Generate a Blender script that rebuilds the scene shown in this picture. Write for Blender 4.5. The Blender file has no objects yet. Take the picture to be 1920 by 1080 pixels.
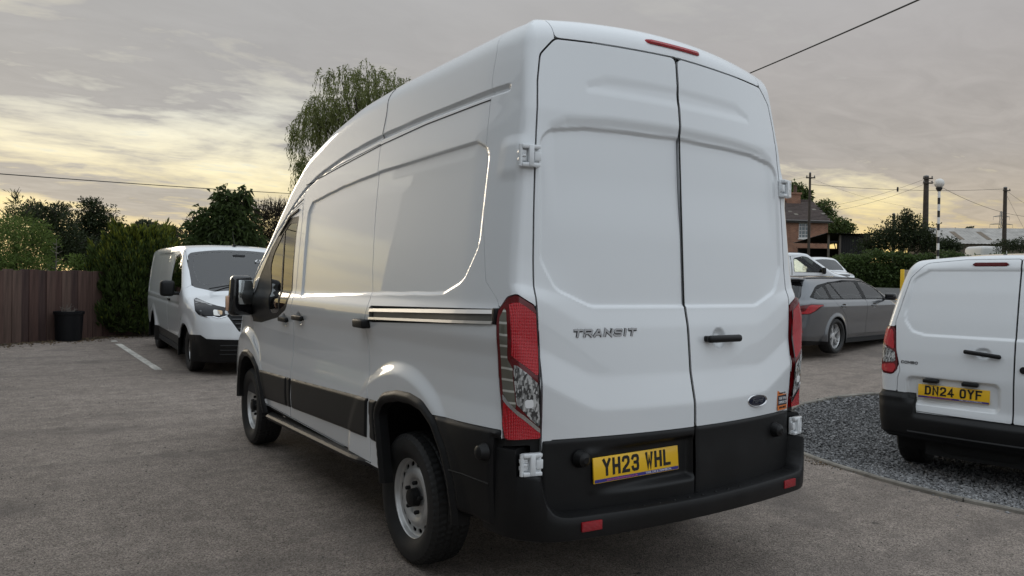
import bpy, bmesh, math, random
import numpy as np
from mathutils import Vector, Matrix
random.seed(5); rng=np.random.default_rng(5)
SC=bpy.context.scene; COL=SC.collection
R_=math.radians
# ------------------------------------------------------------------ camera
cam=bpy.data.cameras.new('camera'); camo=bpy.data.objects.new('camera',cam); COL.objects.link(camo)
YAW,PIT,ROL,FPX=0.579783,-0.008420,0.015894,1386.238462
_f=Vector((math.sin(YAW)*math.cos(PIT),math.cos(YAW)*math.cos(PIT),math.sin(PIT)))
_r=Vector((math.cos(YAW),-math.sin(YAW),0)); _u=_r.cross(_f)
_R=_r*math.cos(ROL)+_u*math.sin(ROL); _U=_u*math.cos(ROL)-_r*math.sin(ROL)
M=Matrix.Identity(4)
for i in range(3): M[i][0]=_R[i];M[i][1]=_U[i];M[i][2]=-_f[i]
M.translation=Vector((-2.657969,-3.565011,1.501614)); camo.matrix_world=M
cam.sensor_width=36; cam.lens=FPX/1920*36; cam.clip_start=.05; cam.clip_end=3000
SC.camera=camo
# ------------------------------------------------------------------ sky, sun, exposure
SUN_AZ,SUN_EL=R_(-4),R_(11)            # low behind the clouds, ahead of the camera to the left
W=bpy.data.worlds.new('World'); SC.world=W; W.use_nodes=True
def world():
    nt=W.node_tree; N=nt.nodes; N.clear(); L=nt.links.new
    def nd(t,**k):
        n=N.new(t)
        for a,b in k.items(): setattr(n,a,b)
        return n
    def math_(op,a,b=None,c=None,clamp=False):
        n=nd('ShaderNodeMath',operation=op,use_clamp=clamp)
        for i,v in enumerate((a,b,c)):
            if v is None: continue
            if isinstance(v,(int,float)): n.inputs[i].default_value=v
            else: L(v,n.inputs[i])
        return n.outputs[0]
    def ramp(f,st,interp='LINEAR'):
        n=nd('ShaderNodeValToRGB'); n.color_ramp.interpolation=interp; e=n.color_ramp.elements
        while len(e)>1: e.remove(e[-1])
        e[0].position=st[0][0]; e[0].color=(*st[0][1],1)
        for p,c in st[1:]:
            x=e.new(p); x.color=(*c,1)
        L(f,n.inputs[0]); return n.outputs[0]
    def mix(f,a,b,bt='MIX'):
        n=nd('ShaderNodeMix',data_type='RGBA',blend_type=bt)
        for s,v in ((0,f),(6,a),(7,b)):
            if isinstance(v,(int,float)): n.inputs[s].default_value=v
            elif isinstance(v,tuple): n.inputs[s].default_value=(*v,1)
            else: L(v,n.inputs[s])
        return n.outputs[2]
    sky=nd('ShaderNodeTexSky',sky_type='NISHITA',sun_disc=False,sun_elevation=SUN_EL,sun_rotation=SUN_AZ)
    bsky=nd('ShaderNodeBackground'); bsky.inputs[1].default_value=.07; L(sky.outputs[0],bsky.inputs[0])
    tc=nd('ShaderNodeTexCoord'); sep=nd('ShaderNodeSeparateXYZ'); L(tc.outputs['Generated'],sep.inputs[0])
    x,y,z=sep.outputs; zc=math_('MAXIMUM',z,0.0)
    q=math_('ADD',zc,.10)
    px=math_('DIVIDE',x,q); py=math_('DIVIDE',y,q)
    cmb=nd('ShaderNodeCombineXYZ'); L(px,cmb.inputs[0]); L(py,cmb.inputs[1])
    mp=nd('ShaderNodeMapping'); L(cmb.outputs[0],mp.inputs[0]); mp.inputs['Rotation'].default_value=(0,0,R_(-20)); mp.inputs['Scale'].default_value=(.60,1.0,1)
    def noise(scale,det,rough,dist,off):
        m2=nd('ShaderNodeMapping'); L(mp.outputs[0],m2.inputs[0]); m2.inputs['Location'].default_value=off
        n=nd('ShaderNodeTexNoise'); n.inputs['Scale'].default_value=scale; n.inputs['Detail'].default_value=det
        n.inputs['Roughness'].default_value=rough; n.inputs['Distortion'].default_value=dist; L(m2.outputs[0],n.inputs['Vector']); return n.outputs[0]
    n1=noise(.9,7,.58,.35,(3.1,1.7,0)); n4=noise(6.5,5,.6,.8,(1.3,9.2,2)); n2=noise(2.6,6,.6,.5,(7.3,2.2,4))
    m3=nd('ShaderNodeMapping'); L(tc.outputs['Generated'],m3.inputs[0]); m3.inputs['Scale'].default_value=(2.4,2.4,11.); m3.inputs['Rotation'].default_value=(.05,-.06,0)
    n3=nd('ShaderNodeTexNoise'); n3.inputs['Scale'].default_value=1.25; n3.inputs['Detail'].default_value=6; n3.inputs['Roughness'].default_value=.58; n3.inputs['Distortion'].default_value=.4; L(m3.outputs[0],n3.inputs['Vector']); n3=n3.outputs[0]
    dens=math_('ADD',math_('MULTIPLY',math_('SUBTRACT',n4,.5),.14),math_('ADD',math_('ADD',math_('MULTIPLY',n1,.40),math_('MULTIPLY',n2,.22)),math_('MULTIPLY',n3,.38)))
    # closeness to the sun's direction
    sd=nd('ShaderNodeVectorMath',operation='DOT_PRODUCT'); L(tc.outputs['Generated'],sd.inputs[0])
    sd.inputs[1].default_value=(math.sin(SUN_AZ)*math.cos(SUN_EL),math.cos(SUN_AZ)*math.cos(SUN_EL),math.sin(SUN_EL))
    near=math_('MULTIPLY',math_('ADD',sd.outputs['Value'],1.0),.5,clamp=True)      # 0 opposite .. 1 at the sun
    glow=math_('POWER',near,7.0)
    # closed grey-mauve cloud, warmer near the horizon on the sunset side, bright overhead
    top=[(.28,(.405,.385,.376)),(.38,(.435,.428,.43)),(.52,(.55,.58,.61)),(.72,(.80,.87,.93)),(1,(1.10,1.20,1.30))]
    away=ramp(zc,[(0,(.50,.53,.56)),(.17,(.62,.66,.70)),(.38,(.76,.82,.88)),(.60,(.92,1.0,1.08)),(1,(1.10,1.20,1.30))])
    toward=ramp(zc,[(0,(.74,.50,.22)),(.04,(.62,.47,.27)),(.08,(.49,.415,.32)),(.16,(.405,.372,.340))]+top)
    sidef=math_('MULTIPLY',math_('SUBTRACT',near,.34),3.4,clamp=True)
    grey=mix(sidef,away,toward)
    lit0=ramp(zc,[(0,(1.0,.66,.22)),(.05,(1.02,.75,.29)),(.10,(1.0,.83,.43)),(.15,(.95,.88,.65)),(.20,(.76,.78,.74)),(.27,(.48,.48,.47)),(.38,(.43,.432,.44))]+top[2:])
    lit=mix(sidef,away,lit0)
    dark=mix(math_('MULTIPLY',glow,.55),grey,(.37,.375,.37))
    # openings: more of them towards the sun and low down
    thr=math_('SUBTRACT',math_('ADD',.428,math_('MULTIPLY',glow,.070)),math_('SUBTRACT',math_('MULTIPLY',zc,.36),math_('MULTIPLY',math_('SUBTRACT',1.,math_('MULTIPLY',zc,7.),clamp=True),.080)))
    op=math_('SUBTRACT',math_('ADD',thr,.075),dens); op=math_('MULTIPLY',op,9.5,clamp=True)
    deep=math_('MULTIPLY',math_('SUBTRACT',math_('SUBTRACT',thr,.005),math_('ADD',math_('MULTIPLY',dens,.86),math_('MULTIPLY',n4,.14))),13.,clamp=True)
    band=math_('MULTIPLY',math_('MULTIPLY',math_('SUBTRACT',zc,.085),22.,clamp=True),math_('MULTIPLY',math_('SUBTRACT',.27,zc),12.,clamp=True))
    lit=mix(math_('MULTIPLY',math_('MULTIPLY',deep,band),.85),lit,(.60,.70,.76))
    col=mix(op,dark,lit)
    warm=mix(math_('MULTIPLY',glow,math_('MULTIPLY',op,.35)),col,(.98,.88,.58))
    # fine mottling of the closed cloud
    low=math_('SUBTRACT',1.,math_('MULTIPLY',zc,2.6),clamp=True)
    mott=math_('ADD',math_('ADD',.90,math_('MULTIPLY',n2,.2)),math_('MULTIPLY',math_('MULTIPLY',math_('SUBTRACT',n4,.5),low),.75))
    m=nd('ShaderNodeVectorMath',operation='SCALE'); L(warm,m.inputs[0]); L(mott,m.inputs['Scale'])
    bc=nd('ShaderNodeBackground'); L(m.outputs[0],bc.inputs[0]); bc.inputs[1].default_value=SKY_GAIN
    ms=nd('ShaderNodeMixShader'); ms.inputs[0].default_value=.975
    L(bsky.outputs[0],ms.inputs[1]); L(bc.outputs[0],ms.inputs[2])
    o=nd('ShaderNodeOutputWorld'); L(ms.outputs[0],o.inputs[0])
SKY_GAIN=1.03
world()
sl=bpy.data.lights.new('sun','SUN'); sl.energy=.5; sl.angle=R_(18); sl.color=(1,.86,.66)
so=bpy.data.objects.new('sun',sl); COL.objects.link(so)
so.rotation_euler=Vector((math.sin(SUN_AZ)*math.cos(SUN_EL),math.cos(SUN_AZ)*math.cos(SUN_EL),math.sin(SUN_EL))).to_track_quat('Z','Y').to_euler()
vs=SC.view_settings; vs.view_transform='Standard'; vs.look='None'; vs.exposure=.08; vs.gamma=1; vs.use_curve_mapping=False
SC.cycles.max_bounces=8; SC.cycles.transparent_max_bounces=12; SC.cycles.caustics_reflective=False; SC.cycles.caustics_refractive=False
# ------------------------------------------------------------------ helpers
def mat(name,col,rough=.5,metal=0.,coat=0.,spec=.5,var=0.,vscale=8.,bump=0.,bscale=60.,isl=0.,trans=0.,detail=4.):
    m=bpy.data.materials.new(name); m.use_nodes=True; nt=m.node_tree; N=nt.nodes; L=nt.links.new
    b=N['Principled BSDF']; b.inputs['Roughness'].default_value=rough; b.inputs['Metallic'].default_value=metal
    b.inputs['Coat Weight'].default_value=coat; b.inputs['Coat Roughness'].default_value=.015; b.inputs['Specular IOR Level'].default_value=spec
    b.inputs['Base Color'].default_value=(*col,1)
    tc=N.new('ShaderNodeTexCoord'); last=None
    if var>0 or isl>0:
        mx=N.new('ShaderNodeMix'); mx.data_type='RGBA'; mx.blend_type='MULTIPLY'; mx.inputs[0].default_value=1; mx.inputs[6].default_value=(*col,1)
        mr=N.new('ShaderNodeMapRange')
        if isl>0:
            g=N.new('ShaderNodeNewGeometry'); src=g.outputs['Random Per Island']; v=isl
            if var>0:
                n=N.new('ShaderNodeTexNoise'); n.inputs['Scale'].default_value=vscale; n.inputs['Detail'].default_value=detail; L(tc.outputs['Object'],n.inputs['Vector'])
                a=N.new('ShaderNodeMath'); a.operation='ADD'; a2=N.new('ShaderNodeMath'); a2.operation='MULTIPLY'; a2.inputs[1].default_value=.5
                L(src,a.inputs[0]); L(n.outputs[0],a.inputs[1]); L(a.outputs[0],a2.inputs[0]); src=a2.outputs[0]
        else:
            n=N.new('ShaderNodeTexNoise'); n.inputs['Scale'].default_value=vscale; n.inputs['Detail'].default_value=detail; L(tc.outputs['Object'],n.inputs['Vector']); src=n.outputs[0]; v=var
            mr.inputs['From Min'].default_value=.3; mr.inputs['From Max'].default_value=.7
        mr.inputs['To Min'].default_value=1-v; mr.inputs['To Max'].default_value=1+v; L(src,mr.inputs[0])
        L(mr.outputs[0],mx.inputs[7]); L(mx.outputs[2],b.inputs['Base Color']); last=mx.outputs[2]
    if bump>0:
        n=N.new('ShaderNodeTexNoise'); n.inputs['Scale'].default_value=bscale; n.inputs['Detail'].default_value=3; L(tc.outputs['Object'],n.inputs['Vector'])
        bp=N.new('ShaderNodeBump'); bp.inputs['Strength'].default_value=bump; bp.inputs['Distance'].default_value=.01; L(n.outputs[0],bp.inputs['Height']); L(bp.outputs[0],b.inputs['Normal'])
    if trans>0:
        t=N.new('ShaderNodeBsdfTranslucent'); t.inputs[0].default_value=(*[min(1,c*1.6) for c in col],1)
        if last is not None: L(last,t.inputs[0])
        ms=N.new('ShaderNodeMixShader'); ms.inputs[0].default_value=trans
        L(b.outputs[0],ms.inputs[1]); L(t.outputs[0],ms.inputs[2]); L(ms.outputs[0],N['Material Output'].inputs[0])
    return m
def glassmat(name,tint,gloss=1.5,rough=.0):
    m=bpy.data.materials.new(name); m.use_nodes=True; nt=m.node_tree; N=nt.nodes; L=nt.links.new; N.remove(N['Principled BSDF'])
    t=N.new('ShaderNodeBsdfTransparent'); t.inputs[0].default_value=(*tint,1)
    g=N.new('ShaderNodeBsdfGlossy'); g.inputs['Roughness'].default_value=rough; g.inputs[0].default_value=(1,1,1,1)
    f=N.new('ShaderNodeFresnel'); f.inputs[0].default_value=gloss
    ms=N.new('ShaderNodeMixShader'); L(f.outputs[0],ms.inputs[0]); L(t.outputs[0],ms.inputs[1]); L(g.outputs[0],ms.inputs[2]); L(ms.outputs[0],N['Material Output'].inputs[0])
    return m
def thing(name,label,cat,loc=(0,0,0),rotz=0.,group=None,pitch=0.):
    o=bpy.data.objects.new(name,None); COL.objects.link(o); o.location=loc; o.rotation_euler=(pitch,0,rotz); o.empty_display_size=.1
    o['label']=label; o['category']=cat
    if group: o['group']=group
    return o
def tag(o,label=None,cat=None,group=None,kind=None):
    for k,v in (('label',label),('category',cat),('group',group),('kind',kind)):
        if v: o[k]=v
    return o
def mesh_np(name,V,loops,sizes,normals=None,smooth=True):
    m=bpy.data.meshes.new(name); V=np.asarray(V,np.float32); loops=np.asarray(loops,np.int32); sizes=np.asarray(sizes,np.int32)
    m.vertices.add(len(V)); m.vertices.foreach_set('co',V.ravel()); m.loops.add(len(loops)); m.loops.foreach_set('vertex_index',loops)
    m.polygons.add(len(sizes)); st=np.concatenate([[0],np.cumsum(sizes)[:-1]]).astype(np.int32)
    m.polygons.foreach_set('loop_start',st); m.polygons.foreach_set('use_smooth',np.full(len(sizes),smooth))
    m.update(calc_edges=True); m.validate()
    if normals is not None: m.normals_split_custom_set_from_vertices([tuple(n) for n in np.asarray(normals,float)])
    return m
def link(name,m,material,parent=None):
    o=bpy.data.objects.new(name,m); COL.objects.link(o)
    if material is not None and len(m.materials)==0: m.materials.append(material)
    if parent is not None: o.parent=parent
    return o
class MB:
    """collects simple solids into one mesh"""
    def __init__(s): s.V=[];s.F=[];s.n=0;s.sm=[]
    def add(s,V,F,smooth=False):
        V=np.asarray(V,float); s.V.append(V); s.F+= [tuple(i+s.n for i in f) for f in F]; s.sm+=[smooth]*len(F); s.n+=len(V); return s
    def box(s,lo,hi,rot=None,c=None):
        lo=np.array(lo,float);hi=np.array(hi,float)
        V=np.array([[(lo,hi)[i][0],(lo,hi)[j][1],(lo,hi)[k][2]] for i in (0,1) for j in (0,1) for k in (0,1)])
        if rot is not None: V=(V-np.array(c))@np.array(rot).T+np.array(c)
        return s.add(V,[(0,1,3,2),(4,6,7,5),(0,4,5,1),(2,3,7,6),(0,2,6,4),(1,5,7,3)])
    def rbox(s,lo,hi,r=.01,seg=2,fn=None):
        bm=bmesh.new(); bmesh.ops.create_cube(bm,size=1)
        lo=np.array(lo,float);hi=np.array(hi,float)
        for v in bm.verts: v.co=Vector([lo[i]+(v.co[i]+.5)*(hi[i]-lo[i]) for i in range(3)])
        bmesh.ops.bevel(bm,geom=bm.edges[:],offset=min(r,.49*min(hi-lo)),segments=seg,affect='EDGES',profile=.5)
        bm.verts.ensure_lookup_table(); V=np.array([v.co[:] for v in bm.verts])
        if fn: V=fn(V)
        F=[[v.index for v in f.verts] for f in bm.faces]; bm.free(); return s.add(V,F,True)
    def tube(s,pts,r,n=6,cap=True):
        pts=np.array(pts,float); m=len(pts); rr=np.broadcast_to(np.array(r,float),(m,))
        T=np.gradient(pts,axis=0); T/=np.linalg.norm(T,axis=1)[:,None]+1e-12
        up=np.array([0,0,1.]) if abs(T[0][2])<.9 else np.array([1.,0,0]); V=[]
        for i in range(m):
            a=np.cross(T[i],up); a/=np.linalg.norm(a)+1e-12; b=np.cross(a,T[i]); up=b if abs(b@up)>.0 else up
            th=np.arange(n)*2*np.pi/n; V.append(pts[i]+rr[i]*(np.cos(th)[:,None]*a+np.sin(th)[:,None]*b))
        F=[(i*n+j,i*n+(j+1)%n,(i+1)*n+(j+1)%n,(i+1)*n+j) for i in range(m-1) for j in range(n)]
        if cap: F+=[tuple(range(n))[::-1],tuple((m-1)*n+j for j in range(n))]
        return s.add(np.concatenate(V),F,True)
    def lathe(s,prof,n=24,M=None,close=False):
        """prof: (r,h) about local z"""
        prof=np.array(prof,float); th=np.arange(n)*2*np.pi/n; m=len(prof)
        V=np.stack([np.outer(prof[:,0],np.cos(th)),np.outer(prof[:,0],np.sin(th)),np.repeat(prof[:,1][:,None],n,1)],-1).reshape(-1,3)
        if M is not None: V=V@np.array(M[0]).T+np.array(M[1])
        F=[(i*n+j,i*n+(j+1)%n,(i+1)*n+(j+1)%n,(i+1)*n+j) for i in range(m-1) for j in range(n)]
        return s.add(V,F,True)
    def build(s,name,material,parent=None,smooth=None):
        V=np.concatenate(s.V); sizes=[len(f) for f in s.F]; loops=[i for f in s.F for i in f]
        m=mesh_np(name,V,loops,sizes,smooth=False)
        m.polygons.foreach_set('use_smooth',np.array(s.sm if smooth is None else [smooth]*len(sizes)))
        bm=bmesh.new(); bm.from_mesh(m); bmesh.ops.recalc_face_normals(bm,faces=bm.faces[:]); bm.to_mesh(m); bm.free()
        if any(s.sm) or smooth: m.set_sharp_from_angle(angle=R_(40))
        return link(name,m,material,parent)
def lut(xs,ys,sig=.008,step=.002):
    g=np.arange(xs[0]-.2,xs[-1]+.2,step); v=np.interp(g,xs,ys)
    k=int(4*sig/step)+1; t=np.arange(-k,k+1)*step; w=np.exp(-.5*(t/sig)**2); w/=w.sum()
    v=np.convolve(np.concatenate([np.full(k,v[0]),v,np.full(k,v[-1])]),w,'valid')
    return lambda q:np.interp(q,g,v)
def rmax(a,b,r):
    m=np.maximum(a+r,0);n=np.maximum(b+r,0)
    return np.minimum(-r,np.maximum(a,b))+np.sqrt(m*m+n*n)
def sstep(a,b,x):
    t=np.clip((x-a)/(b-a),0,1); return t*t*(3-2*t)
def fillet(pts,r,n=6):
    pts=np.array(pts,float); out=[]; N=len(pts)
    for i in range(N):
        a,b,c=pts[i-1],pts[i],pts[(i+1)%N]
        ri=r[i] if hasattr(r,'__len__') else r
        u=a-b;v=c-b;lu=np.hypot(*u);lv=np.hypot(*v);u/=lu;v/=lv
        ca=np.clip(u@v,-1,1);ang=np.arccos(ca)
        if ri<=0 or ang>3.0: out.append(b);continue
        t=min(ri/np.tan(ang/2),.45*lu,.45*lv); rr=t*np.tan(ang/2)
        p,q=b+u*t,b+v*t; m=(u+v);m/=np.hypot(*m); cen=b+m*(rr/np.sin(ang/2))
        a0=np.arctan2(*(p-cen)[::-1]);a1=np.arctan2(*(q-cen)[::-1]);d=(a1-a0+np.pi)%(2*np.pi)-np.pi
        for k in range(n+1): th=a0+d*k/n; out.append(cen+rr*np.array([np.cos(th),np.sin(th)]))
    return np.array(out)
def sdpoly(P,X,Y,far=.12):
    P=np.asarray(P,float);sh=X.shape;x=X.ravel();y=Y.ravel()
    out=np.full(x.shape,1.0)
    lo=P.min(0)-far;hi=P.max(0)+far
    idx=np.where((x>lo[0])&(x<hi[0])&(y>lo[1])&(y<hi[1]))[0]
    if len(idx)==0: return out.reshape(sh)
    x=x[idx];y=y[idx];d=np.full(x.shape,1e9);ins=np.zeros(x.shape,bool)
    for i in range(len(P)):
        a=P[i-1];b=P[i];e=b-a;L=e@e
        if L<1e-14: continue
        wx=x-a[0];wy=y-a[1];t=np.clip((wx*e[0]+wy*e[1])/L,0,1)
        d=np.minimum(d,(wx-t*e[0])**2+(wy-t*e[1])**2)
        c=(a[1]<=y)!=(b[1]<=y)
        with np.errstate(divide='ignore',invalid='ignore'):
            xi=a[0]+(y-a[1])*e[0]/(e[1] if abs(e[1])>1e-12 else 1e-12)
        ins^=c&(x<xi)
    out[idx]=np.where(ins,-1,1)*np.sqrt(d)
    return out.reshape(sh)

def sdfield(P,depth,w0,w1,step=.004):
    """tabulated recess: depth inside the outline, easing to 0 across it"""
    lo=P.min(0)-.08;hi=P.max(0)+.08; gx=np.arange(lo[0],hi[0],step); gy=np.arange(lo[1],hi[1],step)
    X,Y=np.meshgrid(gx,gy,indexing='ij'); D=depth*(1-sstep(w0,w1,sdpoly(P,X,Y,.1)))
    def f(x,y):
        u=np.clip((x-lo[0])/step,0,len(gx)-1.001);v=np.clip((y-lo[1])/step,0,len(gy)-1.001)
        i=u.astype(int);j=v.astype(int);a=u-i;b=v-j
        return (D[i,j]*(1-a)*(1-b)+D[i+1,j]*a*(1-b)+D[i,j+1]*(1-a)*b+D[i+1,j+1]*a*b)
    return f
def clip(P,N,phi,wrap):
    nr,nc=phi.shape; ncq=nc if wrap else nc-1
    r=np.arange(nr-1)[:,None]; c=np.arange(ncq)[None,:]; c1=(c+1)%nc
    a=r*nc+c; b=r*nc+c1; cc=(r+1)*nc+c1; d=(r+1)*nc+c
    ph=phi.ravel(); ph=np.where(np.abs(ph)<1e-5,1e-5,ph); ins=ph<0
    Q=np.stack([a,b,cc,d],-1).reshape(-1,4); k=ins[Q].sum(1)
    full=Q[k==4]; mixed=Q[(k>0)&(k<4)]
    V=P.reshape(-1,3);NN=N.reshape(-1,3); ev={};newV=[];newN=[];newphi=[];polys=[];base=len(V)
    for q in mixed:
        poly=[]
        for i in range(4):
            u,v=int(q[i]),int(q[(i+1)&3])
            if ins[u]: poly.append(u)
            if ins[u]!=ins[v]:
                key=(u,v) if u<v else (v,u); w=ev.get(key)
                if w is None:
                    t=ph[key[0]]/(ph[key[0]]-ph[key[1]]); w=base+len(newV); ev[key]=w
                    newV.append(V[key[0]]*(1-t)+V[key[1]]*t); n=NN[key[0]]*(1-t)+NN[key[1]]*t; newN.append(n/(np.linalg.norm(n)+1e-12))
                poly.append(w)
        if len(poly)>2: polys.append(poly)
    if newV: V=np.concatenate([V,np.array(newV)]);NN=np.concatenate([NN,np.array(newN)])
    pv=np.concatenate([ph,np.zeros(len(newV))])
    loops=np.concatenate([full.ravel(),np.array([i for p in polys for i in p],int)]).astype(int)
    sizes=np.concatenate([np.full(len(full),4,int),np.array([len(p) for p in polys],int)]).astype(int)
    if len(loops)==0: return None
    used=np.unique(loops); mp=np.full(len(V),-1); mp[used]=np.arange(len(used))
    return V[used],NN[used],mp[loops],sizes,pv[used]
def finish(parts,off=0.,skirt=.015,pillow=0.):
    """joins clipped pieces, pushes them out by off, closes the rims with a skirt"""
    AV=[];AN=[];AL=[];AS=[];n=0
    for V,NN,L,S,pv in parts:
        o=off*(sstep(0,pillow,-pv) if pillow>0 else np.ones(len(pv)))
        X=V+NN*o[:,None]; AV.append(X);AN.append(NN);AL.append(L+n);AS.append(S); n+=len(X)
        if skirt>0:
            st=np.concatenate([[0],np.cumsum(S)[:-1]]); nx=np.arange(len(L))+1; nx[st+S-1]=st
            e0=L;e1=L[nx]; M_=len(X); key=np.minimum(e0,e1).astype(np.int64)*M_+np.maximum(e0,e1)
            u,inv,cnt=np.unique(key,return_inverse=True,return_counts=True); bd=cnt[inv]==1
            p,q=e0[bd],e1[bd]
            if len(p)==0: continue
            vs=np.unique(np.concatenate([p,q])); mp=np.full(M_,-1);mp[vs]=np.arange(len(vs))
            en=np.cross(X[q]-X[p],NN[p]); en/=np.linalg.norm(en,axis=1)[:,None]+1e-12
            sn=np.zeros((len(vs),3)); np.add.at(sn,mp[p],en);np.add.at(sn,mp[q],en); sn/=np.linalg.norm(sn,axis=1)[:,None]+1e-9
            T=X[vs]; Bt=T-NN[vs]*skirt
            AV+= [T,Bt];AN+=[sn,sn]; k=len(vs)
            AL.append(np.stack([mp[q],mp[p],mp[p]+k,mp[q]+k],1).ravel()+n); AS.append(np.full(len(p),4)); n+=2*k
    return np.concatenate(AV),np.concatenate(AN),np.concatenate(AL),np.concatenate(AS)
LFT,CRL,BCK,CRR,RGT,CFR,FRT,CFL=range(8)
class Shell:
    def __init__(s,F,a,yr,yf,zlo,zs,zp,Rm,dl,dr,db,df,dz,nphi=10,ncor=12,nrx=24,ycols=None,dtop=None):
        s.F=F; px=[];py=[];th=[];cl=[]
        def add(x,y,t,c): px.append(x);py.append(y);th.append(t);cl.append(c)
        ln=lambda p,q,d:np.linspace(p,q,max(2,int(abs(q-p)/d)+1))
        yl=ln(yf,yr,dl); yR=ln(yr,yf,dr)
        for y in yl: add(-a,y,np.pi,LFT)
        for t in np.linspace(0,1,ncor+2)[1:-1]: add(-a,yr,np.pi*(1+t/2),CRL)
        for x in ln(-a,a,db): add(x,yr,1.5*np.pi,BCK)
        for t in np.linspace(0,1,ncor+2)[1:-1]: add(a,yr,np.pi*(1.5+t/2),CRR)
        for y in yR: add(a,y,0,RGT)
        for t in np.linspace(0,1,ncor+2)[1:-1]: add(a,yf,np.pi*t/2,CFR)
        for x in ln(a,-a,df): add(x,yf,np.pi/2,FRT)
        for t in np.linspace(0,1,ncor+2)[1:-1]: add(-a,yf,np.pi*(.5+t/2),CFL)
        px,py,th=map(np.array,(px,py,th)); s.cls=np.array(cl)
        zt=zp(py); r1=np.arange(zlo,zs,dz); nf=int((zt.max()-zs)/dz)+1; fr=np.linspace(0,1,nf)
        PZ=np.concatenate([np.repeat(r1[:,None],len(px),1),zs+np.outer(fr,zt-zs),np.repeat(zt[None],nphi,0)])
        ph=np.concatenate([np.zeros(len(r1)+nf),np.linspace(0,np.pi/2,nphi+1)[1:]])[:,None]
        D=np.stack([np.cos(ph)*np.cos(th),np.cos(ph)*np.sin(th),np.sin(ph)*np.ones_like(th)],-1)
        O=np.stack([np.broadcast_to(px,PZ.shape),np.broadcast_to(py,PZ.shape),PZ],-1)
        s.P,s.N=s.cast(O,D,Rm); s.C=np.broadcast_to(s.cls,PZ.shape)
        # roof / bonnet sheet
        yy=ln(yf,yr,dtop or max(dl,.02)); xx=np.linspace(-a,a,nrx)
        O=np.stack(np.broadcast_arrays(xx[:,None],yy[None,:],zp(yy)[None,:]),-1); D=np.broadcast_to(np.array([0,0,1.]),O.shape)
        s.RP,s.RN=s.cast(O,D,Rm)
        s.S=np.zeros(PZ.shape)
    def corner_coord(s,zs,q0,q1):
        """0 .. 0.2 across a lamp that wraps the rear corner: edges given as -y-|x| at heights zs"""
        z=s.P[...,2]; q=-s.P[...,1]-np.abs(s.P[...,0]); a=np.interp(z,zs,q0); b=np.interp(z,zs,q1); s.S=.2*(q-a)/(b-a)
    def cast(s,O,D,Rm):
        f=lambda t:s.F(*np.moveaxis(O+D*t[...,None],-1,0))
        lo=np.zeros(O.shape[:-1]);hi=np.full(O.shape[:-1],Rm)
        for _ in range(15):
            m=(lo+hi)/2;v=f(m)<0; lo=np.where(v,m,lo);hi=np.where(v,hi,m)
        fl=f(lo);fh=f(hi); t=lo+(hi-lo)*np.clip(fl/(fl-fh-1e-15),0,1)
        P=O+D*t[...,None]; e=.002; G=[]
        for i in range(3):
            d=np.zeros(3);d[i]=e; G.append(s.F(*np.moveaxis(P+d,-1,0))-s.F(*np.moveaxis(P-d,-1,0)))
        G=np.stack(G,-1); return P,G/(np.linalg.norm(G,axis=-1)[...,None]+1e-12)
    def phi(s,fn):
        """fn(x,y,z,cls,S,roof) -> signed outline value on both sheets"""
        a=fn(*np.moveaxis(s.P,-1,0),s.C,s.S,False); r=fn(*np.moveaxis(s.RP,-1,0),np.full(s.RP.shape[:2],-1),np.zeros(s.RP.shape[:2]),True)
        return [np.array(np.broadcast_to(a,s.P.shape[:2])),np.array(np.broadcast_to(r,s.RP.shape[:2]))]
    def half(s,phi,sg):
        return [np.maximum(phi[0],-sg*s.P[...,0]),np.maximum(phi[1],-sg*s.RP[...,0])]
    def piece(s,name,phi,material,parent,off=0.,skirt=.015,minus=(),gap=.004,pillow=0.,shade=True):
        f=[p.copy() for p in phi]
        for m in minus:
            for i in (0,1): f[i]=np.maximum(f[i],gap-m[i])
        parts=[]
        for P,N,p,w in ((s.P,s.N,f[0],True),(s.RP,s.RN,f[1],False)):
            if (p<0).any():
                c=clip(P,N,p,w)
                if c is not None: parts.append(c)
        if not parts: return None
        V,NN,L,S=finish(parts,off,skirt,pillow)
        m=mesh_np(name,V,L,S,NN if shade else None)
        if pillow>0 and not shade: m.set_sharp_from_angle(angle=R_(50))
        return link(name,m,material,parent)
def sides(poly,both=True):
    def fn(x,y,z,c,S,roof):
        if roof: return np.ones_like(x)
        d=sdpoly(poly,y,z); ok=(c==LFT)|(c==CRL)|(c==CFL)
        if both: ok=ok|(c==RGT)|(c==CRR)|(c==CFR)
        return np.where(ok,d,1.)
    return fn
def rearf(poly):
    def fn(x,y,z,c,S,roof):
        if roof: return np.ones_like(x)
        return np.where((c==BCK)|(c==CRL)|(c==CRR),sdpoly(poly,x,z),1.)
    return fn
def cornerf(poly,side=0):
    """outline in (arc, z) round a rear corner; side -1 left, 1 right"""
    def fn(x,y,z,c,S,roof):
        if roof: return np.ones_like(x)
        d=sdpoly(poly,S,z); return np.where((x*side>0)&(c<=RGT)&(y<0),d,1.)
    return fn
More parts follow.
